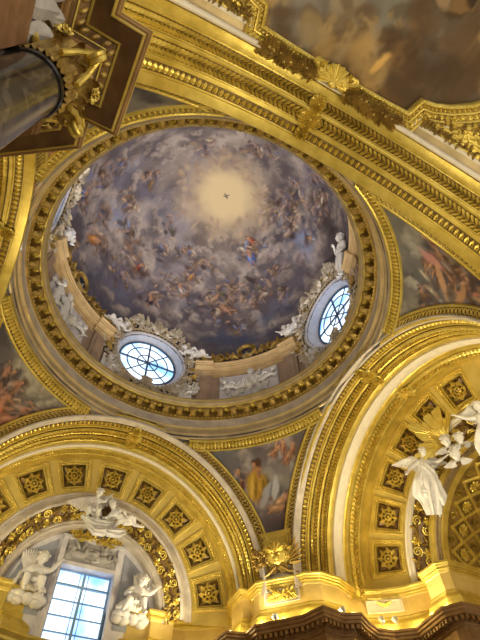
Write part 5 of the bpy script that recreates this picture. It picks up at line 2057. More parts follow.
    for k, (p, lab) in enumerate(((A3([5.72, 5.98, 9.06]), 'small grey floodlight on the brown cornice below the gilt plaque'), (A3([7.55, 4.62, 9.06]), 'small grey floodlight on the brown cornice by the jamb of the apse arch'),
                                  (A3([9.55, 5.05, 9.3]), 'small grey floodlight, left of two under the cream plaque of the apse'), (A3([10.0, 4.85, 9.3]), 'small grey floodlight, right of two under the cream plaque of the apse'))):
        s = thing('floodlight', lab, 'lamp', loc=tuple(p), group='floodlights on the cornice')
        m = MB()
        m.box(p + A3([-.03, -.03, -.06]), p + A3([.03, .03, .06]))
        child_mesh('stand', m, LAMPM, s, smooth=False)
        m = MB()
        m.inst(tube([(0, 0, 0), (0, 0, .1), (0, 0, .16)], [.07, .10, .12], 14), frame(p + A3([0, 0, .05]), A3([1., 0, 0]), A3([0, .9, -.43]), A3([0, .43, .9])))
        child_mesh('housing', m, LAMPM, s)


# ------------------------------------------------------------------ nave side: arch, vault, column and entablature
def vz(x, y=0):
    return 10.4 + 5.66 * (max(0, 1 - abs(x / 5.85) ** 2.12)) ** (1 / 2.12)


FR_HALF = [(0, -8.66), (.6, -8.66), (1.2, -8.67), (1.8, -8.69), (2.3, -8.72), (2.36, -8.98), (2.42, -9.16), (2.75, -9.22), (3.1, -9.38), (3.45, -9.64), (3.75, -9.97), (3.97, -10.35), (4.10, -10.8), (4.16, -11.4), (4.18, -12.5), (4.18, -14)]


def build_nave():
    FR = [(-x, y) for x, y in FR_HALF[:0:-1]] + FR_HALF
    # painted field
    xs, ys = np.linspace(-4.6, 4.6, 240), np.linspace(-8.4, -14, 150)
    V = A3([(x, y, vz(x) + .03) for x in xs for y in ys])
    F = gridF(240, 150)
    Nn = np.zeros_like(V)
    Nn[:, 2] = -1
    w = fbm(V * A3([1, 1, 0]) + .8 * fbm(V, .6, 4, 3)[:, None], .62, 6, 71)
    t = smooth(.40, .58, w)[:, None]
    col = lin((66, 52, 36)) * (1 - t) + lin((138, 116, 78)) * t
    w2 = fbm(V, .45, 4, 13)
    t = (smooth(.45, .65, w2) * smooth(-8.8, -10.5, V[:, 1]))[:, None]
    col = col * (1 - .6 * t) + lin((112, 108, 104)) * .6 * t
    cv = Canvas(V, Nn, col, 9)
    H = lambda u, v: hit_plane(u, v, 2, 16.25)
    g = cv.rng
    for u, v, a, b, c, al in [(400, 50, 1.5, .7, (86, 66, 44), .85), (430, 60, 1.2, .7, (72, 56, 40), .85), (395, 80, .9, .4, (78, 58, 38), .9), (450, 80, 1.2, .5, (70, 54, 36), .8),
                              (362, 55, .9, .5, (146, 120, 76), .7), (372, 70, .8, .4, (140, 114, 72), .7), (385, 62, .5, .2, (150, 124, 78), .6), (345, 60, .6, .3, (140, 112, 70), .7), (350, 75, .5, .3, (100, 78, 52), .8),
                              (428, 55, .22, .12, (196, 150, 90), .8), (438, 85, .2, .3, (190, 142, 76), .7), (465, 52, .35, .5, (120, 92, 50), .7),
                              (300, 20, 1.0, .8, (112, 108, 104), .8), (340, 20, 1.4, .5, (134, 122, 96), .6), (390, 15, 1.6, .5, (104, 104, 98), .7), (440, 25, 1.0, .5, (112, 108, 104), .8),
                              (280, 28, .8, .5, (92, 92, 94), .8), (460, 5, 1.2, .5, (70, 56, 40), .8)]:
        cv.stroke(H(u, v), g.uniform(-.4, .4), a, b, lin(c), al, .55)
    src = H(372, 62)
    for k in range(46):
        u, v = g.uniform(255, 480), g.uniform(0, 75)
        cv.puff(H(u, v), g.uniform(.25, .6), src, lin((132, 112, 80)) * g.uniform(.6, 1.1), lin((80, 64, 46)) * g.uniform(.7, 1.3))
    for u, v, r in ((400, 45, .45), (415, 42, .4), (385, 42, .35), (425, 62, .5), (405, 62, .5), (392, 82, .4), (408, 88, .4), (440, 70, .5), (455, 75, .5), (430, 88, .4), (418, 72, .5), (466, 60, .4), (448, 92, .4), (345, 72, .35), (354, 84, .3), (472, 85, .4)):
        cv.puff(H(u, v), r * 1.15, src, lin((96, 74, 48)), lin((62, 48, 36)), 9)
    for u, v, a, b, c, al in [(362, 52, .5, .35, (150, 124, 80), .55), (372, 72, .5, .3, (144, 118, 74), .55), (378, 62, .3, .12, (190, 154, 90), .7), (428, 55, .18, .08, (206, 160, 96), .85), (432, 60, .06, .14, (196, 150, 90), .7),
                              (438, 86, .10, .22, (196, 148, 80), .75), (466, 55, .2, .4, (140, 108, 60), .6), (322, 48, .5, .25, (140, 114, 72), .6), (312, 30, .4, .5, (140, 124, 92), .5)]:
        cv.stroke(H(u, v), g.uniform(-.3, .3), a, b, lin(c), al, .5)
    for u, v, sc, c in ((455, 8, 1.1, (110, 86, 56)), (470, 2, .9, (86, 66, 50)), (440, 3, .9, (128, 108, 84)), (478, 12, .8, (76, 58, 44))):
        cv.person(H(u, v), sc, c, skin=(140, 108, 70))
    cv.col[:] = np.clip(cv.col * A3([1.55, 1.5, 1.4]), 0, .8)
    poly = A3(FR)

    def inside(p):
        x, y = p
        c = False
        j = len(poly) - 1
        for i in range(len(poly)):
            if (poly[i][1] > y) != (poly[j][1] > y) and x < (poly[j][0] - poly[i][0]) * (y - poly[i][1]) / (poly[j][1] - poly[i][1]) + poly[i][0]:
                c = not c
            j = i
        return c
    cen = V[A3(F)].mean(1)
    F = [f for f, c in zip(F, cen) if inside((c[0] * .99, c[1] - .08)) or inside((c[0], c[1]))]
    o = fresco_object('ceiling_nave', V, F, cv.col)
    tag(o, 'nave vault painting of brown and golden clouds', 'ceiling', kind='structure')
    # gilded ground of the vault around the painting
    m = MB()
    X = np.linspace(-5.95, 5.95, 160)
    Y = np.linspace(-8.38, -14, 60)
    Vg = A3([(x, y, vz(x) + (.0 if y < -8.5 else 0)) for x in X for y in Y])
    Fg = gridF(160, 60)
    cg = Vg[A3(Fg)].mean(1)
    m.add(Vg, [f for f, c in zip(Fg, cg) if not inside((c[0] * .96, c[1] - .16))])
    root = m.build('ceiling_nave_ground', GOLD_P)
    tag(root, 'gilded ground of the nave vault around its painting', 'ceiling', kind='structure')

    # frame: sweep on the vault, outward = away from the painting
    def offset(path, d):
        P = A3(path, float)
        out = []
        for i in range(len(P)):
            a, b = P[max(0, i - 1)], P[min(len(P) - 1, i + 1)]
            t0 = nrm(P[i] - a) if i > 0 else nrm(b - P[i])
            t1 = nrm(b - P[i]) if i < len(P) - 1 else t0
            n0, n1 = A3([-t0[1], t0[0]]), A3([-t1[1], t1[0]])
            bb = nrm(n0 + n1)
            out.append(P[i] + bb * d / max(.5, bb @ n0))
        return A3(out)
    FRr = resample(FR, .18)

    def row(d, lift):
        return A3([(x, y, vz(x) - lift) for x, y in offset(FR, d)])

    def rowr(d, lift, step):
        return resample(row(d, lift), step)
    fr = thing('painting_frame', 'broad gilded frame of the cloudy nave painting', 'frame', loc=(0, -8.6, vz(0)))
    m = MB()
    sheet(m, [row(d, l) for d, l in ((-.06, -.08), (-.05, .12), (.0, .16), (.04, .15), (.05, .08))])
    sheet(m, [row(d, l) for d, l in ((.14, .08), (.16, .11), (.19, .11), (.20, .05))])
    sheet(m, [row(d, l) for d, l in ((.33, .05), (.34, .10), (.38, .12), (.41, .08), (.42, .0))])
    child_mesh('mouldings', m, GOLD, fr)
    m = MB()
    sheet(m, [row(.05, .08), row(.14, .08)])
    sheet(m, [row(.20, .05), row(.33, .05)])
    child_mesh('sunk_bands', m, GOLD_D, fr)
    m = MB()

    def rb(d0, d1, lift, t, h, step):
        a, b = row(d0, lift), row(d1, lift)
        for i in range(len(a) - 1):
            L = np.linalg.norm((a[i + 1] + b[i + 1] - a[i] - b[i]) / 2)
            k = max(1, int(round(L / step)))
            u = np.linspace(0, 1, k + 1)[:, None]
            band(m, a[i] + (a[i + 1] - a[i]) * u, b[i] + (b[i + 1] - b[i]) * u, t, h, zflip=-1)
    rb(.05, .14, .09, LEAFCELL, .07, .12)
    rb(.20, .33, .06, EGG, .10, .16)
    rb(-.04, .04, .15, BEAD, .06, .09)
    child_mesh('leaf_and_egg_rows', m, GOLD, fr)
    # shell at the middle of the frame with laurel branches
    sh = thing('shell_ornament', 'gilded scallop shell at the middle of the nave painting frame', 'shell', loc=(0.05, -8.48, 16.0))
    m = MB()
    cx, cy, cz = .05, -8.30, vz(0) - .17
    nt, nr = 73, 9
    Vs = []
    for i in range(nt):
        a = rad(-20 + 220 * i / (nt - 1))
        for j in range(nr):
            r = .46 * j / (nr - 1)
            ridge = .5 + .5 * cos(2 * pi * 11 * i / (nt - 1))
            rr = r * (1 + .06 * ridge * (j / (nr - 1)))
            Vs.append((cx + rr * cos(a) * 1.05, cy - .12 - rr * sin(a) * .95, cz - .12 * sin(pi * .5 * (1 - r / .46)) - .06 * ridge * (r / .46)))
    m.add(Vs, gridF(nt, nr))
    m.add(*xf(t_sphere(10, 7, (.14, .10, .12)), (cx, cy - .08, cz - .06)))
    child_mesh('scallop', m, GOLD, sh)
    m = MB()
    Gs = lambda x, y, lift=.2: frame((x, y, vz(x) - lift), A3([1., 0, 0]), A3([0, -1., 0]), A3([0, 0, -1.]))
    for sx in (-1, 1):
        pass
    for sx in (-1, 1):
        m = MB()
        m.inst(xf(t_cscroll(.42, .2, .045), rz=sx * .6), Gs(sx * .50, -8.60))
        m.inst(xf(t_leaf(.4, .2, .1, 8, 5, lobes=2, curl=.1), rz=.5 if sx > 0 else pi - .5), Gs(sx * .40, -8.5))
        child_mesh('scroll', m, GOLD, sh)
    for sx, lab in ((-1, 'left'), (1, 'right')):
        g_ = thing('laurel_branch', f'dark gilded laurel branch running {lab} from the scallop shell', 'garland', loc=(sx * 1.2, -8.42, 16), group='laurel branches beside the shell')
        m = MB()
        rg = random.Random(4)
        for i in range(30):
            x = sx * (.45 + 1.6 * i / 29)
            for q in range(4):
                m.inst(xf(t_leaf(.26, .13, .09, 8, 5, lobes=2, curl=.10), (0, rg.uniform(-.06, .06), 0), rz=(0 if sx > 0 else pi) + rg.uniform(-1.3, 1.3)), Gs(x, -8.36, .20))
            if i % 3 == 0:
                m.inst(xf(t_sphere(7, 5, (.06, .06, .06)), (rg.uniform(-.03, .03), rg.uniform(-.1, .1), .05)), Gs(x, -8.36, .20))
        child_mesh('leaves', m, GOLD_D, g_)
    # laurel swags and gilded triangular panels in the vault corners
    for sx, lab in ((-1, 'left'), (1, 'right')):
        pts = [(2.62, -8.66), (5.0, -8.66), (5.2, -9.6), (4.85, -10.9), (4.75, -10.4), (4.40, -9.75), (3.95, -9.28), (3.4, -8.98), (2.8, -8.86)]
        P = A3([(sx * x, y) for x, y in pts])
        cen = P.mean(0)
        s = thing('vault_tympanum', f'gilded triangular vault panel with leaf border {lab} of the nave painting frame', 'panel', loc=(sx * 4, -9.3, vz(4)), group='triangular vault panels')
        sc = lambda k, l: A3([(cen[0] + (p[0] - cen[0]) * k, cen[1] + (p[1] - cen[1]) * k, vz(cen[0] + (p[0] - cen[0]) * k) - l) for p in resample(np.vstack([P, P[:1]]), .15)])
        m = MB()
        sheet(m, [sc(1.12, .0), sc(1.12, .06), sc(1.02, .06), sc(1.0, .03)])
        child_mesh('cream_border', m, CREAM, s)
        m = MB()
        sheet(m, [sc(1.0, .03), sc(.80, .03), sc(.78, .08), sc(.70, .08), sc(.68, .04), sc(.5, .04), sc(.48, .09), sc(.40, .09), sc(.38, .05), sc(.02, .05)])
        child_mesh('field', m, GOLD, s)
        m = MB()
        q = resample(sc(.90, .06), .19)
        for i in range(len(q)):
            m.inst(xf(OAK, rz=i * 1.7, s=.22), frame(q[i], A3([1., 0, 0]), A3([0, -1., 0]), A3([0, 0, -1.])))
        child_mesh('leaf_border', m, GOLD_D, s)
        m = MB()
        q = sc(.59, .06)
        for i in range(0, len(q) - 1):
            m.inst(xf(t_leaf(.2, .12, .05, 6, 5), rz=i * .9), frame(q[i], A3([1., 0, 0]), A3([0, -1., 0]), A3([0, 0, -1.])))
        child_mesh('inner_leaves', m, GOLD, s)


NAVE_PATH = [(-4.48, -11.5), (-4.48, -8.12), (-4.05, -8.10), (-4.05, -6.66), (-4.46, -6.66), (-4.46, -6.27), (-5.5, -5.6), (-6.4, -4.6), (-7.6, -4.3)]


def build_column_side():
    Zt = 8.75
    m = MB()
    sweep(m, NAVE_PATH, [(-1.5, Zt + .1), (-.02, Zt + .1), (0, Zt + .08), (0, Zt), (-.025, Zt - .02), (-.03, Zt - .06), (-.06, Zt - .07), (-.07, Zt - .11)], side=-1)
    root = m.build('trim_9', BROWN, smooth=False)
    tag(root, 'dark brown and gold entablature above the marble column', 'entablature', kind='structure')
    m = MB()
    sweep(m, NAVE_PATH, [(-.07, Zt - .11), (-.30, Zt - .12)], side=-1)
    sweep(m, NAVE_PATH, [(-.43, Zt - .33), (-.46, Zt - .36), (-.46, Zt - .70)], side=-1)
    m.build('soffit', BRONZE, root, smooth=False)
    m = MB()
    sweep(m, NAVE_PATH, [(.006, Zt + .07), (.006, Zt + .04), (0, Zt + .035)], side=-1)
    sweep(m, NAVE_PATH, [(-.018, Zt - .005), (-.03, Zt - .035), (-.036, Zt - .02)], side=-1)
    sweep(m, NAVE_PATH, [(-.055, Zt - .075), (-.07, Zt - .118), (-.085, Zt - .122), (-.09, Zt - .112)], side=-1)
    sweep(m, NAVE_PATH, [(-.30, Zt - .12), (-.305, Zt - .155), (-.325, Zt - .16), (-.335, Zt - .14)], side=-1)
    sweep(m, NAVE_PATH, [(-.425, Zt - .30), (-.415, Zt - .33), (-.43, Zt - .345)], side=-1)
    m.build('gilt_fillet', GOLD, root, smooth=False)
    m = MB()
    rr = sweep(m, NAVE_PATH, [(-.335, Zt - .15), (-.425, Zt - .30)], side=-1)
    m.build('egg_bed', BRONZE, root, smooth=False)
    m = MB()
    for i in range(len(rr[0]) - 1):
        a0, a1, b0, b1 = A3(rr[0][i]), A3(rr[0][i + 1]), A3(rr[1][i]), A3(rr[1][i + 1])
        L = np.linalg.norm(a1 + b1 - a0 - b0) / 2
        k = max(1, int(round(L / .135)))
        u = np.linspace(0, 1, k + 1)[:, None]
        band(m, a0 + (a1 - a0) * u, b0 + (b1 - b0) * u, xf(t_sphere(10, 7, (.32, .40, .4))), .11, zflip=1)
    m.build('egg_row', GOLD_D, root)
    m = MB()
    sweep(m, NAVE_PATH, [(-.46, Zt - .70), (-.41, Zt - .72), (-.40, Zt - .78), (-.42, Zt - .80), (-.42, Zt - .88), (-.44, Zt - .89), (-.44, Zt - .97), (-1.3, Zt - .98)], side=-1)
    m.build('architrave', BROWN, root, smooth=False)
    # wall behind: red marble pilaster below, pale carved capital zone above
    m = MB()
    m.box((-5.6, -11.5, 0), (-4.98, -7.62, 7.12))
    w = m.build('wall_pier', REDM, smooth=False)
    tag(w, 'red brown marble pilaster face at the top left corner', 'wall', kind='structure')
    m = MB()
    m.box((-5.6, -11.5, 7.12), (-5.02, -6.8, 7.80))
    m.box((-5.6, -7.62, 0), (-5.12, -6.2, 7.12))
    for i in range(10):
        y = -7.7 - .25 * i
        for q in range(2):
            m.inst(xf(t_leaf(.42, .3, .03, 9, 7, lobes=3, curl=.14), rz=pi / 2), frame((-5.0, y + .08 * q, 7.15 + .25 * q), A3([0, -1., 0]), A3([0, 0, 1.]), A3([1., 0, 0])))
    m.build('capital_zone', GREYW, w, smooth=False)
    # column
    cx, cy = -4.80, -7.325
    s = thing('column', 'dark grey marble column with a gilded leafy capital at top left', 'column', loc=(cx, cy, 0))

    def lathe(prof, n=48):
        V = [(cx + r * cos(2 * pi * i / n), cy + r * sin(2 * pi * i / n), z) for i in range(n) for r, z in prof]
        return A3(V), gridF(n, len(prof), wu=True)
    m = MB()
    m.add(*lathe([(.0, 1.3), (.365, 1.3), (.362, 2.2), (.356, 3.2), (.345, 4.2), (.33, 5.2), (.312, 6.2), (.30, 6.86)]))
    child_mesh('shaft', m, MARBLE, s)
    m = MB()
    m.add(*lathe([(.30, 6.86), (.315, 6.86), (.325, 6.89), (.325, 6.92), (.312, 6.95), (.30, 6.96), (.29, 7.0)]))
    child_mesh('necking_ring', m, mat('black_marble_ring', (.008, .008, .008, 1), (.02, .02, .02, 1), 0, .2), s)
    m = MB()
    m.add(*lathe([(0, 0), (.75, 0), (.75, .9), (.62, .95), (.62, 1.05), (.58, 1.12), (.55, 1.18), (.55, 1.24), (.44, 1.3), (.42, 1.3)], 40))
    child_mesh('base', m, GREYW, s)
    m = MB()
    m.add(*lathe([(.29, 6.98), (.29, 7.2), (.32, 7.45), (.40, 7.60), (.45, 7.64)]))
    ca = child_mesh('capital', m, GOLD_D, s)

    def cap_leaf(h, wd, curl):
        V = []
        nu, nv = 14, 9
        for i in range(nu):
            u = i / (nu - 1)
            wv = wd * (.55 + .45 * sin(pi * min(1, u * .8 + .2))) * (1 - .5 * u ** 4) * (.82 + .18 * abs(sin(4.5 * pi * u)))
            if u < .75:
                z, r = h * u / .78, .02 + .03 * u
            else:
                t = (u - .75) / .25 * 2.5
                z, r = h * (.75 / .78) + curl * .55 * sin(t), .0425 + curl * (1 - cos(t)) * .6
            for j in range(nv):
                v = -1 + 2 * j / (nv - 1)
                V.append((v * wv, r + .035 * (1 - abs(v)) + .02 * cos(v * 9) * (1 - u), z))
        return A3(V), gridF(nu, nv)
    m = MB()
    for row_, (h, wd, curl, off) in enumerate(((.30, .125, .13, 0), (.50, .13, .18, .5))):
        lf = cap_leaf(h, wd, curl)
        for k in range(8):
            a = 2 * pi * (k + off) / 8 + .1
            er = A3([cos(a), sin(a), 0])
            m.inst(lf, frame(A3([cx, cy, 6.99]) + er * .28, A3([-sin(a), cos(a), 0]), er, A3([0, 0, 1.])))
    q = MB()
    V, F = m.data()
    q.add(V - A3([cx, cy, 0]), F)
    q.build('acanthus_leaves', GOLD_D, ca)
    m = MB()
    for k in range(4):
        a = pi / 4 + k * pi / 2
        er, et = A3([cos(a), sin(a), 0]), A3([-sin(a), cos(a), 0])
        for sgn in (-1, 1):
            stem = [A3([cx, cy, 7.2]) + er * .34 + et * sgn * .16, A3([cx, cy, 7.42]) + er * .42 + et * sgn * .12, A3([cx, cy, 7.58]) + er * .54 + et * sgn * .05]
            sp = spiral(1.6, .10, .75, 22, pi / 2, -1)
            cc = A3([cx, cy, 7.50]) + er * .57 + et * sgn * .025
            P = stem[:2] + [cc + er * p[0] + A3([0, 0, p[1]]) for p in sp]
            m.add(*tube(P, np.linspace(.035, .022, len(P)), 7))
        b = k * pi / 2
        fr_ = A3([cos(b), sin(b), 0])
        m.inst(ROS6, frame(A3([cx, cy, 7.64]) + fr_ * .46, A3([-sin(b), cos(b), 0]) * .22, A3([0, 0, .22]), fr_ * .25))
    q = MB()
    V, F = m.data()
    q.add(V - A3([cx, cy, 0]), F)
    q.build('volutes', GOLD, ca)
    m = MB()
    ab = []
    for k in range(4):
        a0, a1 = pi / 4 + k * pi / 2, pi / 4 + (k + 1) * pi / 2
        p0, p1 = A3([cos(a0), sin(a0)]) * .66, A3([cos(a1), sin(a1)]) * .66
        mid = nrm(p0 + p1)
        tt = nrm(p1 - p0)
        ab += [p0 + tt * .04] + [p0 * (1 - t) + p1 * t - mid * .10 * sin(pi * t) for t in (.2, .35, .5, .65, .8)] + [p1 - tt * .04]
    for z0_, z1_, k0, k1 in ((7.62, 7.67, .93, .97), (7.67, 7.685, 1.02, 1.02), (7.69, 7.74, .97, 1.0), (7.74, 7.78, 1.0, 1.0)):
        sheet(m, [[(cx + p[0] * k, cy + p[1] * k, z) for p in ab + ab[:1]] for k, z in ((.2, z0_), (k0, z0_), (k1, z1_), (.2, z1_))])
    V, F = m.data()
    q = MB()
    q.add(V - A3([cx, cy, 0]), F)
    q.build('abacus', GOLD, ca, smooth=False)


# ------------------------------------------------------------------ pendentive pictures
def paint_bottom(cv, H):
    g = cv.rng
    for u, v, a, b, c, al in [(250, 465, 1.6, .7, (104, 104, 112), .7), (285, 450, 1.2, .6, (120, 96, 80), .6), (270, 515, 1.1, .5, (112, 84, 78), .85), (262, 530, 1.0, .4, (70, 58, 60), .8), (225, 460, 1.0, .5, (96, 100, 112), .7),
                              (280, 535, .9, .5, (42, 36, 38), .9), (295, 500, .5, .9, (70, 62, 62), .6)]:
        cv.stroke(H(u, v), g.uniform(-.3, .3), a, b, lin(c), al, .7)
    DK, MD, SK, BR = [(70, 52, 46), (92, 72, 62), (64, 58, 70)], [(130, 110, 104), (146, 124, 106), (104, 100, 120)], [(160, 124, 104), (140, 108, 90)], [(150, 112, 60), (128, 66, 54), (170, 168, 170)]
    for u, v, k, n in ((240, 480, .8, 16), (268, 500, .9, 18), (285, 505, .6, 10), (285, 452, .7, 14), (262, 492, .6, 12)):
        cv.company(H(u, v), k, n, DK, MD, SK, BR)
    for u, v, sz in ((235, 462, .8), (262, 450, .8), (295, 440, .7), (272, 518, .8), (262, 512, .6), (280, 465, .7)):
        cv.puff(H(u, v), sz, H(262, 440), lin((150, 140, 138)), lin((88, 80, 86)))
    cv.person(H(258, 478), 1.7, (160, 126, 46), -.1, skin=(160, 112, 90))
    cv.stroke(H(254, 488), 1.4, .75, .28, lin((160, 126, 44)), .95, .3)
    cv.stroke(H(252, 490), 1.4, .6, .08, lin((196, 164, 82)), .8, .5)
    cv.stroke(H(256, 488), 1.4, .6, .06, lin((96, 72, 30)), .8, .5)
    cv.stroke(H(268, 492), .9, .6, .2, lin((150, 150, 158)), .9, .4)
    cv.stroke(H(275, 488), 1.3, .5, .18, lin((166, 166, 172)), .9, .4)
    cv.stroke(H(271, 490), 1.2, .5, .05, lin((96, 98, 112)), .8, .4)
    cv.stroke(H(258, 462), 1.5, .18, .15, lin((72, 46, 38)), .95, .4)
    cv.person(H(238, 484), 1.0, (140, 70, 60), .3)
    cv.person(H(236, 476), .8, (110, 120, 140), .5)
    cv.person(H(282, 500), .9, (160, 132, 104), 1.0)
    cv.person(H(278, 508), .8, (170, 134, 104), 1.6)
    for u, v in ((283, 446), (288, 456), (276, 450), (292, 448)):
        cv.person(H(u, v), .7, (136, 92, 70), g.uniform(-1, 1), al=.7)


def paint_right(cv, H):
    g = cv.rng
    for u, v, a, b, c, al in [(420, 250, 1.4, 1.2, (128, 132, 140), .7), (405, 230, 1.0, .8, (110, 108, 104), .7), (440, 300, 1.6, .5, (90, 86, 92), .8), (470, 250, 1.0, .5, (104, 88, 80), .7), (455, 245, .9, .4, (150, 142, 128), .6), (475, 280, .9, .8, (84, 66, 58), .7)]:
        cv.stroke(H(u, v), g.uniform(-.3, .3), a, b, lin(c), al, .7)
    for u, v, sz in ((412, 228, .8), (425, 245, .9), (415, 262, .8), (440, 245, .7), (455, 235, .7), (470, 255, .7), (440, 305, .6), (410, 290, .6)):
        cv.puff(H(u, v), sz, H(420, 240), lin((160, 156, 152)), lin((100, 98, 100)))
    for u, v, s, c, an in ((432, 265, 1.5, (170, 120, 116), -.9), (452, 278, 1.4, (166, 120, 84), 1.0), (468, 272, 1.5, (150, 100, 70), -.6), (445, 262, 1.1, (140, 104, 84), .7), (475, 292, 1.4, (176, 140, 110), .2), (428, 298, 1.0, (120, 112, 116), .5), (460, 290, 1.2, (150, 110, 84), -1.2), (428, 240, .9, (112, 96, 92), .9)):
        cv.person(H(u, v), s, c, an, skin=(172, 128, 100), al=.85)
    DK, MD, SK, BR = [(70, 52, 46), (92, 72, 62), (64, 58, 70)], [(130, 116, 110), (150, 128, 108), (104, 100, 116)], [(176, 136, 112), (156, 116, 94)], [(170, 110, 104), (128, 76, 64), (170, 160, 148)]
    for u, v, k, n in ((438, 270, 1.0, 26), (455, 270, 1.0, 26), (470, 285, 1.0, 22), (450, 292, .9, 20), (425, 300, .8, 16), (470, 262, .7, 14), (430, 238, .6, 10)):
        cv.company(H(u, v), k, n, DK, MD, SK, BR)
    cv.stroke(H(430, 258), 1.0, .55, .18, lin((186, 136, 136)), .85, .4)
    cv.stroke(H(442, 282), .3, .7, .15, lin((190, 150, 120)), .8, .4)
    cv.stroke(H(460, 300), -.3, .7, .15, lin((178, 138, 104)), .8, .4)


def paint_left(cv, H):
    g = cv.rng
    for u, v, a, b, c, al in [(30, 395, 1.5, .9, (132, 126, 112), .7), (8, 365, 1.0, .6, (84, 80, 84), .7), (20, 415, 1.4, .5, (96, 84, 78), .7)]:
        cv.stroke(H(u, v), g.uniform(-.3, .3), a, b, lin(c), al, .7)
    for u, v, sz in ((28, 392, .9), (40, 400, .8), (18, 372, .7), (48, 410, .6), (10, 362, .7)):
        cv.puff(H(u, v), sz, H(40, 380), lin((160, 152, 136)), lin((98, 92, 88)))
    DK, MD, SK, BR = [(70, 52, 46), (92, 72, 62), (64, 58, 70)], [(130, 116, 110), (150, 128, 108), (104, 100, 116)], [(166, 128, 106), (150, 112, 92)], [(150, 92, 70), (110, 104, 120), (170, 160, 148)]
    for u, v, k, n in ((10, 390, .9, 20), (5, 410, .9, 20), (18, 405, .8, 16), (28, 412, .6, 12), (6, 372, .7, 12)):
        cv.company(H(u, v), k, n, DK, MD, SK, BR)
    for u, v, s, c, an in ((8, 392, 1.4, (112, 84, 72), .3), (3, 405, 1.4, (150, 92, 70), -.5), (14, 385, 1.0, (130, 112, 104), .6), (22, 410, 1.2, (122, 104, 92), 1.2), (5, 375, .9, (84, 70, 66), -.3), (38, 412, .9, (104, 88, 80), 1.4), (10, 420, 1.2, (140, 96, 76), .9)):
        cv.person(H(u, v), s, c, an, skin=(168, 122, 98), al=.85)


def paint_near(cv, H):
    for k in range(8):
        i = cv.rng.integers(len(cv.P))
        cv.person(cv.P[i], 1.2, (120, 100, 92), al=.7)


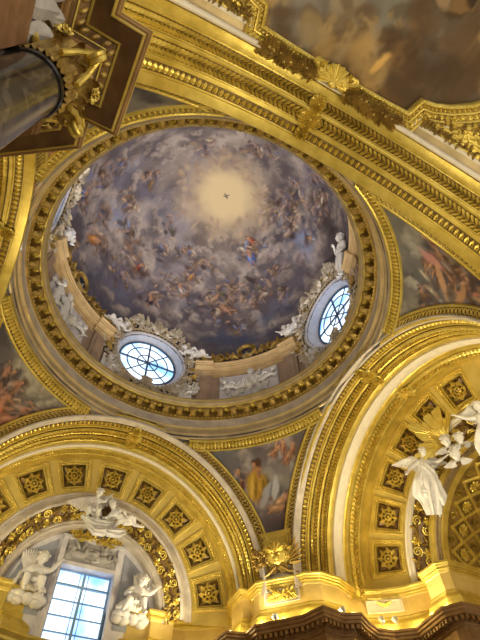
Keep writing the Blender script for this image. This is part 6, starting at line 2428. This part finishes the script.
# ------------------------------------------------------------------ shell of the building, light, camera
def build_rest():
    m = MB()
    m.add([(-16, -20, 0), (18, -20, 0), (18, 16, 0), (-16, 16, 0)], [(0, 1, 2, 3)])
    f = m.build('floor', FLOORM, smooth=False)
    tag(f, 'pale marble floor of the crossing', 'floor', kind='structure')
    for nm, lab, lo, hi in (('wall_left', 'closing wall behind the arch at far left', (-10.2, -6.5, 0), (-10.0, 6.5, 17.5)), ('wall_back', 'closing wall behind the tall window bay', (-6, 11.3, 0), (6, 11.5, 17)),):
        m = MB()
        m.box(lo, hi)
        tag(m.build(nm, ATTIC, smooth=False), lab, 'wall', kind='structure')
    # jamb walls of the far-left arch and lower piers
    m = MB()
    for sx, sy in ((1, 1), (-1, 1), (1, -1), (-1, -1)):
        if (sx, sy) == (-1, -1):
            m.add([(sx * 6.6, sy * 5.66, 8.8), (sx * 10, sy * 5.66, 8.8), (sx * 10, sy * 5.66, 10.5), (sx * 6.6, sy * 5.66, 10.5)], [(0, 1, 2, 3)])
            continue
        k = .0 if (sx, sy) == (1, 1) else 0
        zt = 8.0 if (sx, sy) == (1, 1) else 10.6
        P = [(5.7, 10.5), (5.7, 7.0), (7.0, 5.7), (10.5, 5.7)]
        V = [(sx * x, sy * y, z) for x, y in P for z in (0, zt)]
        m.add(V, [(0, 2, 3, 1), (2, 4, 5, 3), (4, 6, 7, 5)])
    tag(m.build('wall_piers', ATTIC, smooth=False), 'ochre pier walls under the arches', 'wall', kind='structure')
    # top skin so that the outside sky does not leak over the arches
    sc = bpy.context.scene
    w = bpy.data.worlds.new('world')
    sc.world = w
    w.use_nodes = True
    bg = w.node_tree.nodes['Background']
    bg.inputs[0].default_value = (1.0, .93, .84, 1)
    bg.inputs[1].default_value = .70

    def light(name, kind, loc, energy, color, size=.25, aim=None, **kw):
        L = bpy.data.lights.new(name, kind)
        L.energy = energy
        L.color = color
        if kind == 'AREA':
            L.size = size
        else:
            L.shadow_soft_size = size
        for k, v in kw.items():
            setattr(L, k, v)
        o = bpy.data.objects.new(name, L)
        C.objects.link(o)
        o.location = loc
        if aim is not None:
            from mathutils import Vector
            o.rotation_euler = (Vector(aim) - Vector(loc)).to_track_quat('-Z', 'Y').to_euler()
        return o
    W = (1.0, .88, .58)
    # floodlights standing on the main cornice ledge
    for p, e, aim in [((5.35, 5.95, 9.2), 85, (6.2, 6.2, 14)), ((6.9, 4.75, 9.2), 260, (8, 0, 15)), ((4.7, 7.2, 9.2), 200, (0, 8, 15)), ((9.5, 4.8, 9.2), 150, (10.0, 0, 15)), ((10.2, 3.3, 9.2), 45, (10.4, 2.0, 14)), ((3.2, 8.9, 9.2), 130, (2, 9.5, 14)),
                      ((6.9, -4.75, 9.2), 260, (8, 0, 15)), ((9.7, -4.9, 9.2), 260, (10.5, 0, 15)), ((-4.7, 7.2, 9.2), 200, (0, 8, 15)), ((-5.8, 5.8, 9.2), 90, (-6, 5, 15)),
                      ((-6.9, 4.75, 9.2), 160, (-8, 0, 15)), ((-6.9, -4.6, 9.2), 160, (-8, 0, 15)), ((5.0, -7.2, 9.2), 190, (1, -7.6, 15.5)), ((-4.9, -8.0, 9.2), 190, (-1, -7.8, 15.5)), ((5.0, -9.0, 9.2), 160, (1, -9.5, 16)), ((-5.0, -10.0, 9.2), 110, (-1, -10, 16)), ((5.9, -5.9, 9.2), 90, (6, -5, 14))]:
        light('ledge_lamp', 'SPOT', p, e * 1.8, W, .25, aim, spot_size=rad(125), spot_blend=.8)
    light('column_fill_light', 'SPOT', (4.8, -9.6, 9.3), 500, W, .25, (-4.8, -7.4, 7.5), spot_size=rad(50), spot_blend=.8)  # this and the next are added, unseen lights to brighten the column corner
    light('column_fill_light', 'SPOT', (1.0, -13.5, 4.0), 500, (1.0, .86, .62), .3, (-4.8, -7.6, 7.5), spot_size=rad(50), spot_blend=.8)
    rr = sweep(MB(), MAIN_PATH, [(-.32, 9.2)], side=-1)[0]
    for p in resample(rr, 1.0)[2:-4]:
        light('ledge_strip', 'POINT', tuple(p), 17, (1.0, .82, .36), .08)
    for q in (1, -1):
        for p in ((4.75, 7.6), (5.2, 6.6), (4.2, 8.5), (3.2, 9.0)):
            if q < 0:
                light('ledge_strip', 'POINT', (-p[0], p[1], 9.2), 17, (1.0, .82, .36), .08)
    # added lights, unseen on the ring ledge, brighten the dome
    for k in range(20):
        a = 2 * pi * k / 20
        light('dome_fill_light', 'SPOT', (6.05 * cos(a), 6.05 * sin(a), 17.92), 170, (1.0, .94, .90), .2, (-2.5 * cos(a), -2.5 * sin(a), 28), spot_size=rad(112), spot_blend=1.0)
    cam = bpy.data.cameras.new('camera')
    co = bpy.data.objects.new('camera', cam)
    C.objects.link(co)
    from mathutils import Matrix
    R = Matrix((ROT[0].tolist(), ROT[1].tolist(), (-ROT[2]).tolist())).transposed()
    co.matrix_world = Matrix.Translation(CAM.tolist()) @ R.to_4x4()
    cam.sensor_fit = 'VERTICAL'
    cam.sensor_height = 24
    cam.lens = FPX / 640 * 24
    cam.clip_start = .05
    sc.camera = co
    vs = sc.view_settings
    vs.view_transform = 'Standard'
    vs.look = 'None'
    vs.gamma = 1
    vs.use_curve_mapping = False
    vs.exposure = 0.38


build_dome()
build_ring()
for side, num in (('A', 2), ('B', 3), ('C', 4), ('D', 13)):
    build_arch(side, num)
for sx, sy, nm, lab, fn, sd in ((1, 1, 'wall_pendentive_front', 'painted pendentive with a seated figure in yellow between the two lower arches', paint_bottom, 101),
                                (1, -1, 'wall_pendentive_right', 'painted pendentive of pink draped figures at the right', paint_right, 202),
                                (-1, 1, 'wall_pendentive_left', 'painted pendentive of figures on clouds at the left edge', paint_left, 303),
                                (-1, -1, 'wall_pendentive_near', 'painted pendentive mostly hidden behind the column capital', paint_near, 404)):
    pendentive_border(sx, sy, build_pendentive(sx, sy, nm, lab, fn, sd))
for k, az in enumerate(WIN_AZ):
    build_oculus(k, az, k < 3)
for k, az in enumerate(BAY):
    build_bay(k, az)
    if k < 2:
        build_relief(k, az)
        build_cornice_ornament(k, az)
build_corner_reliefs()
build_putti()
build_bay_A()
build_bay_B()
build_pier()
build_nave()
build_column_side()
build_rest()
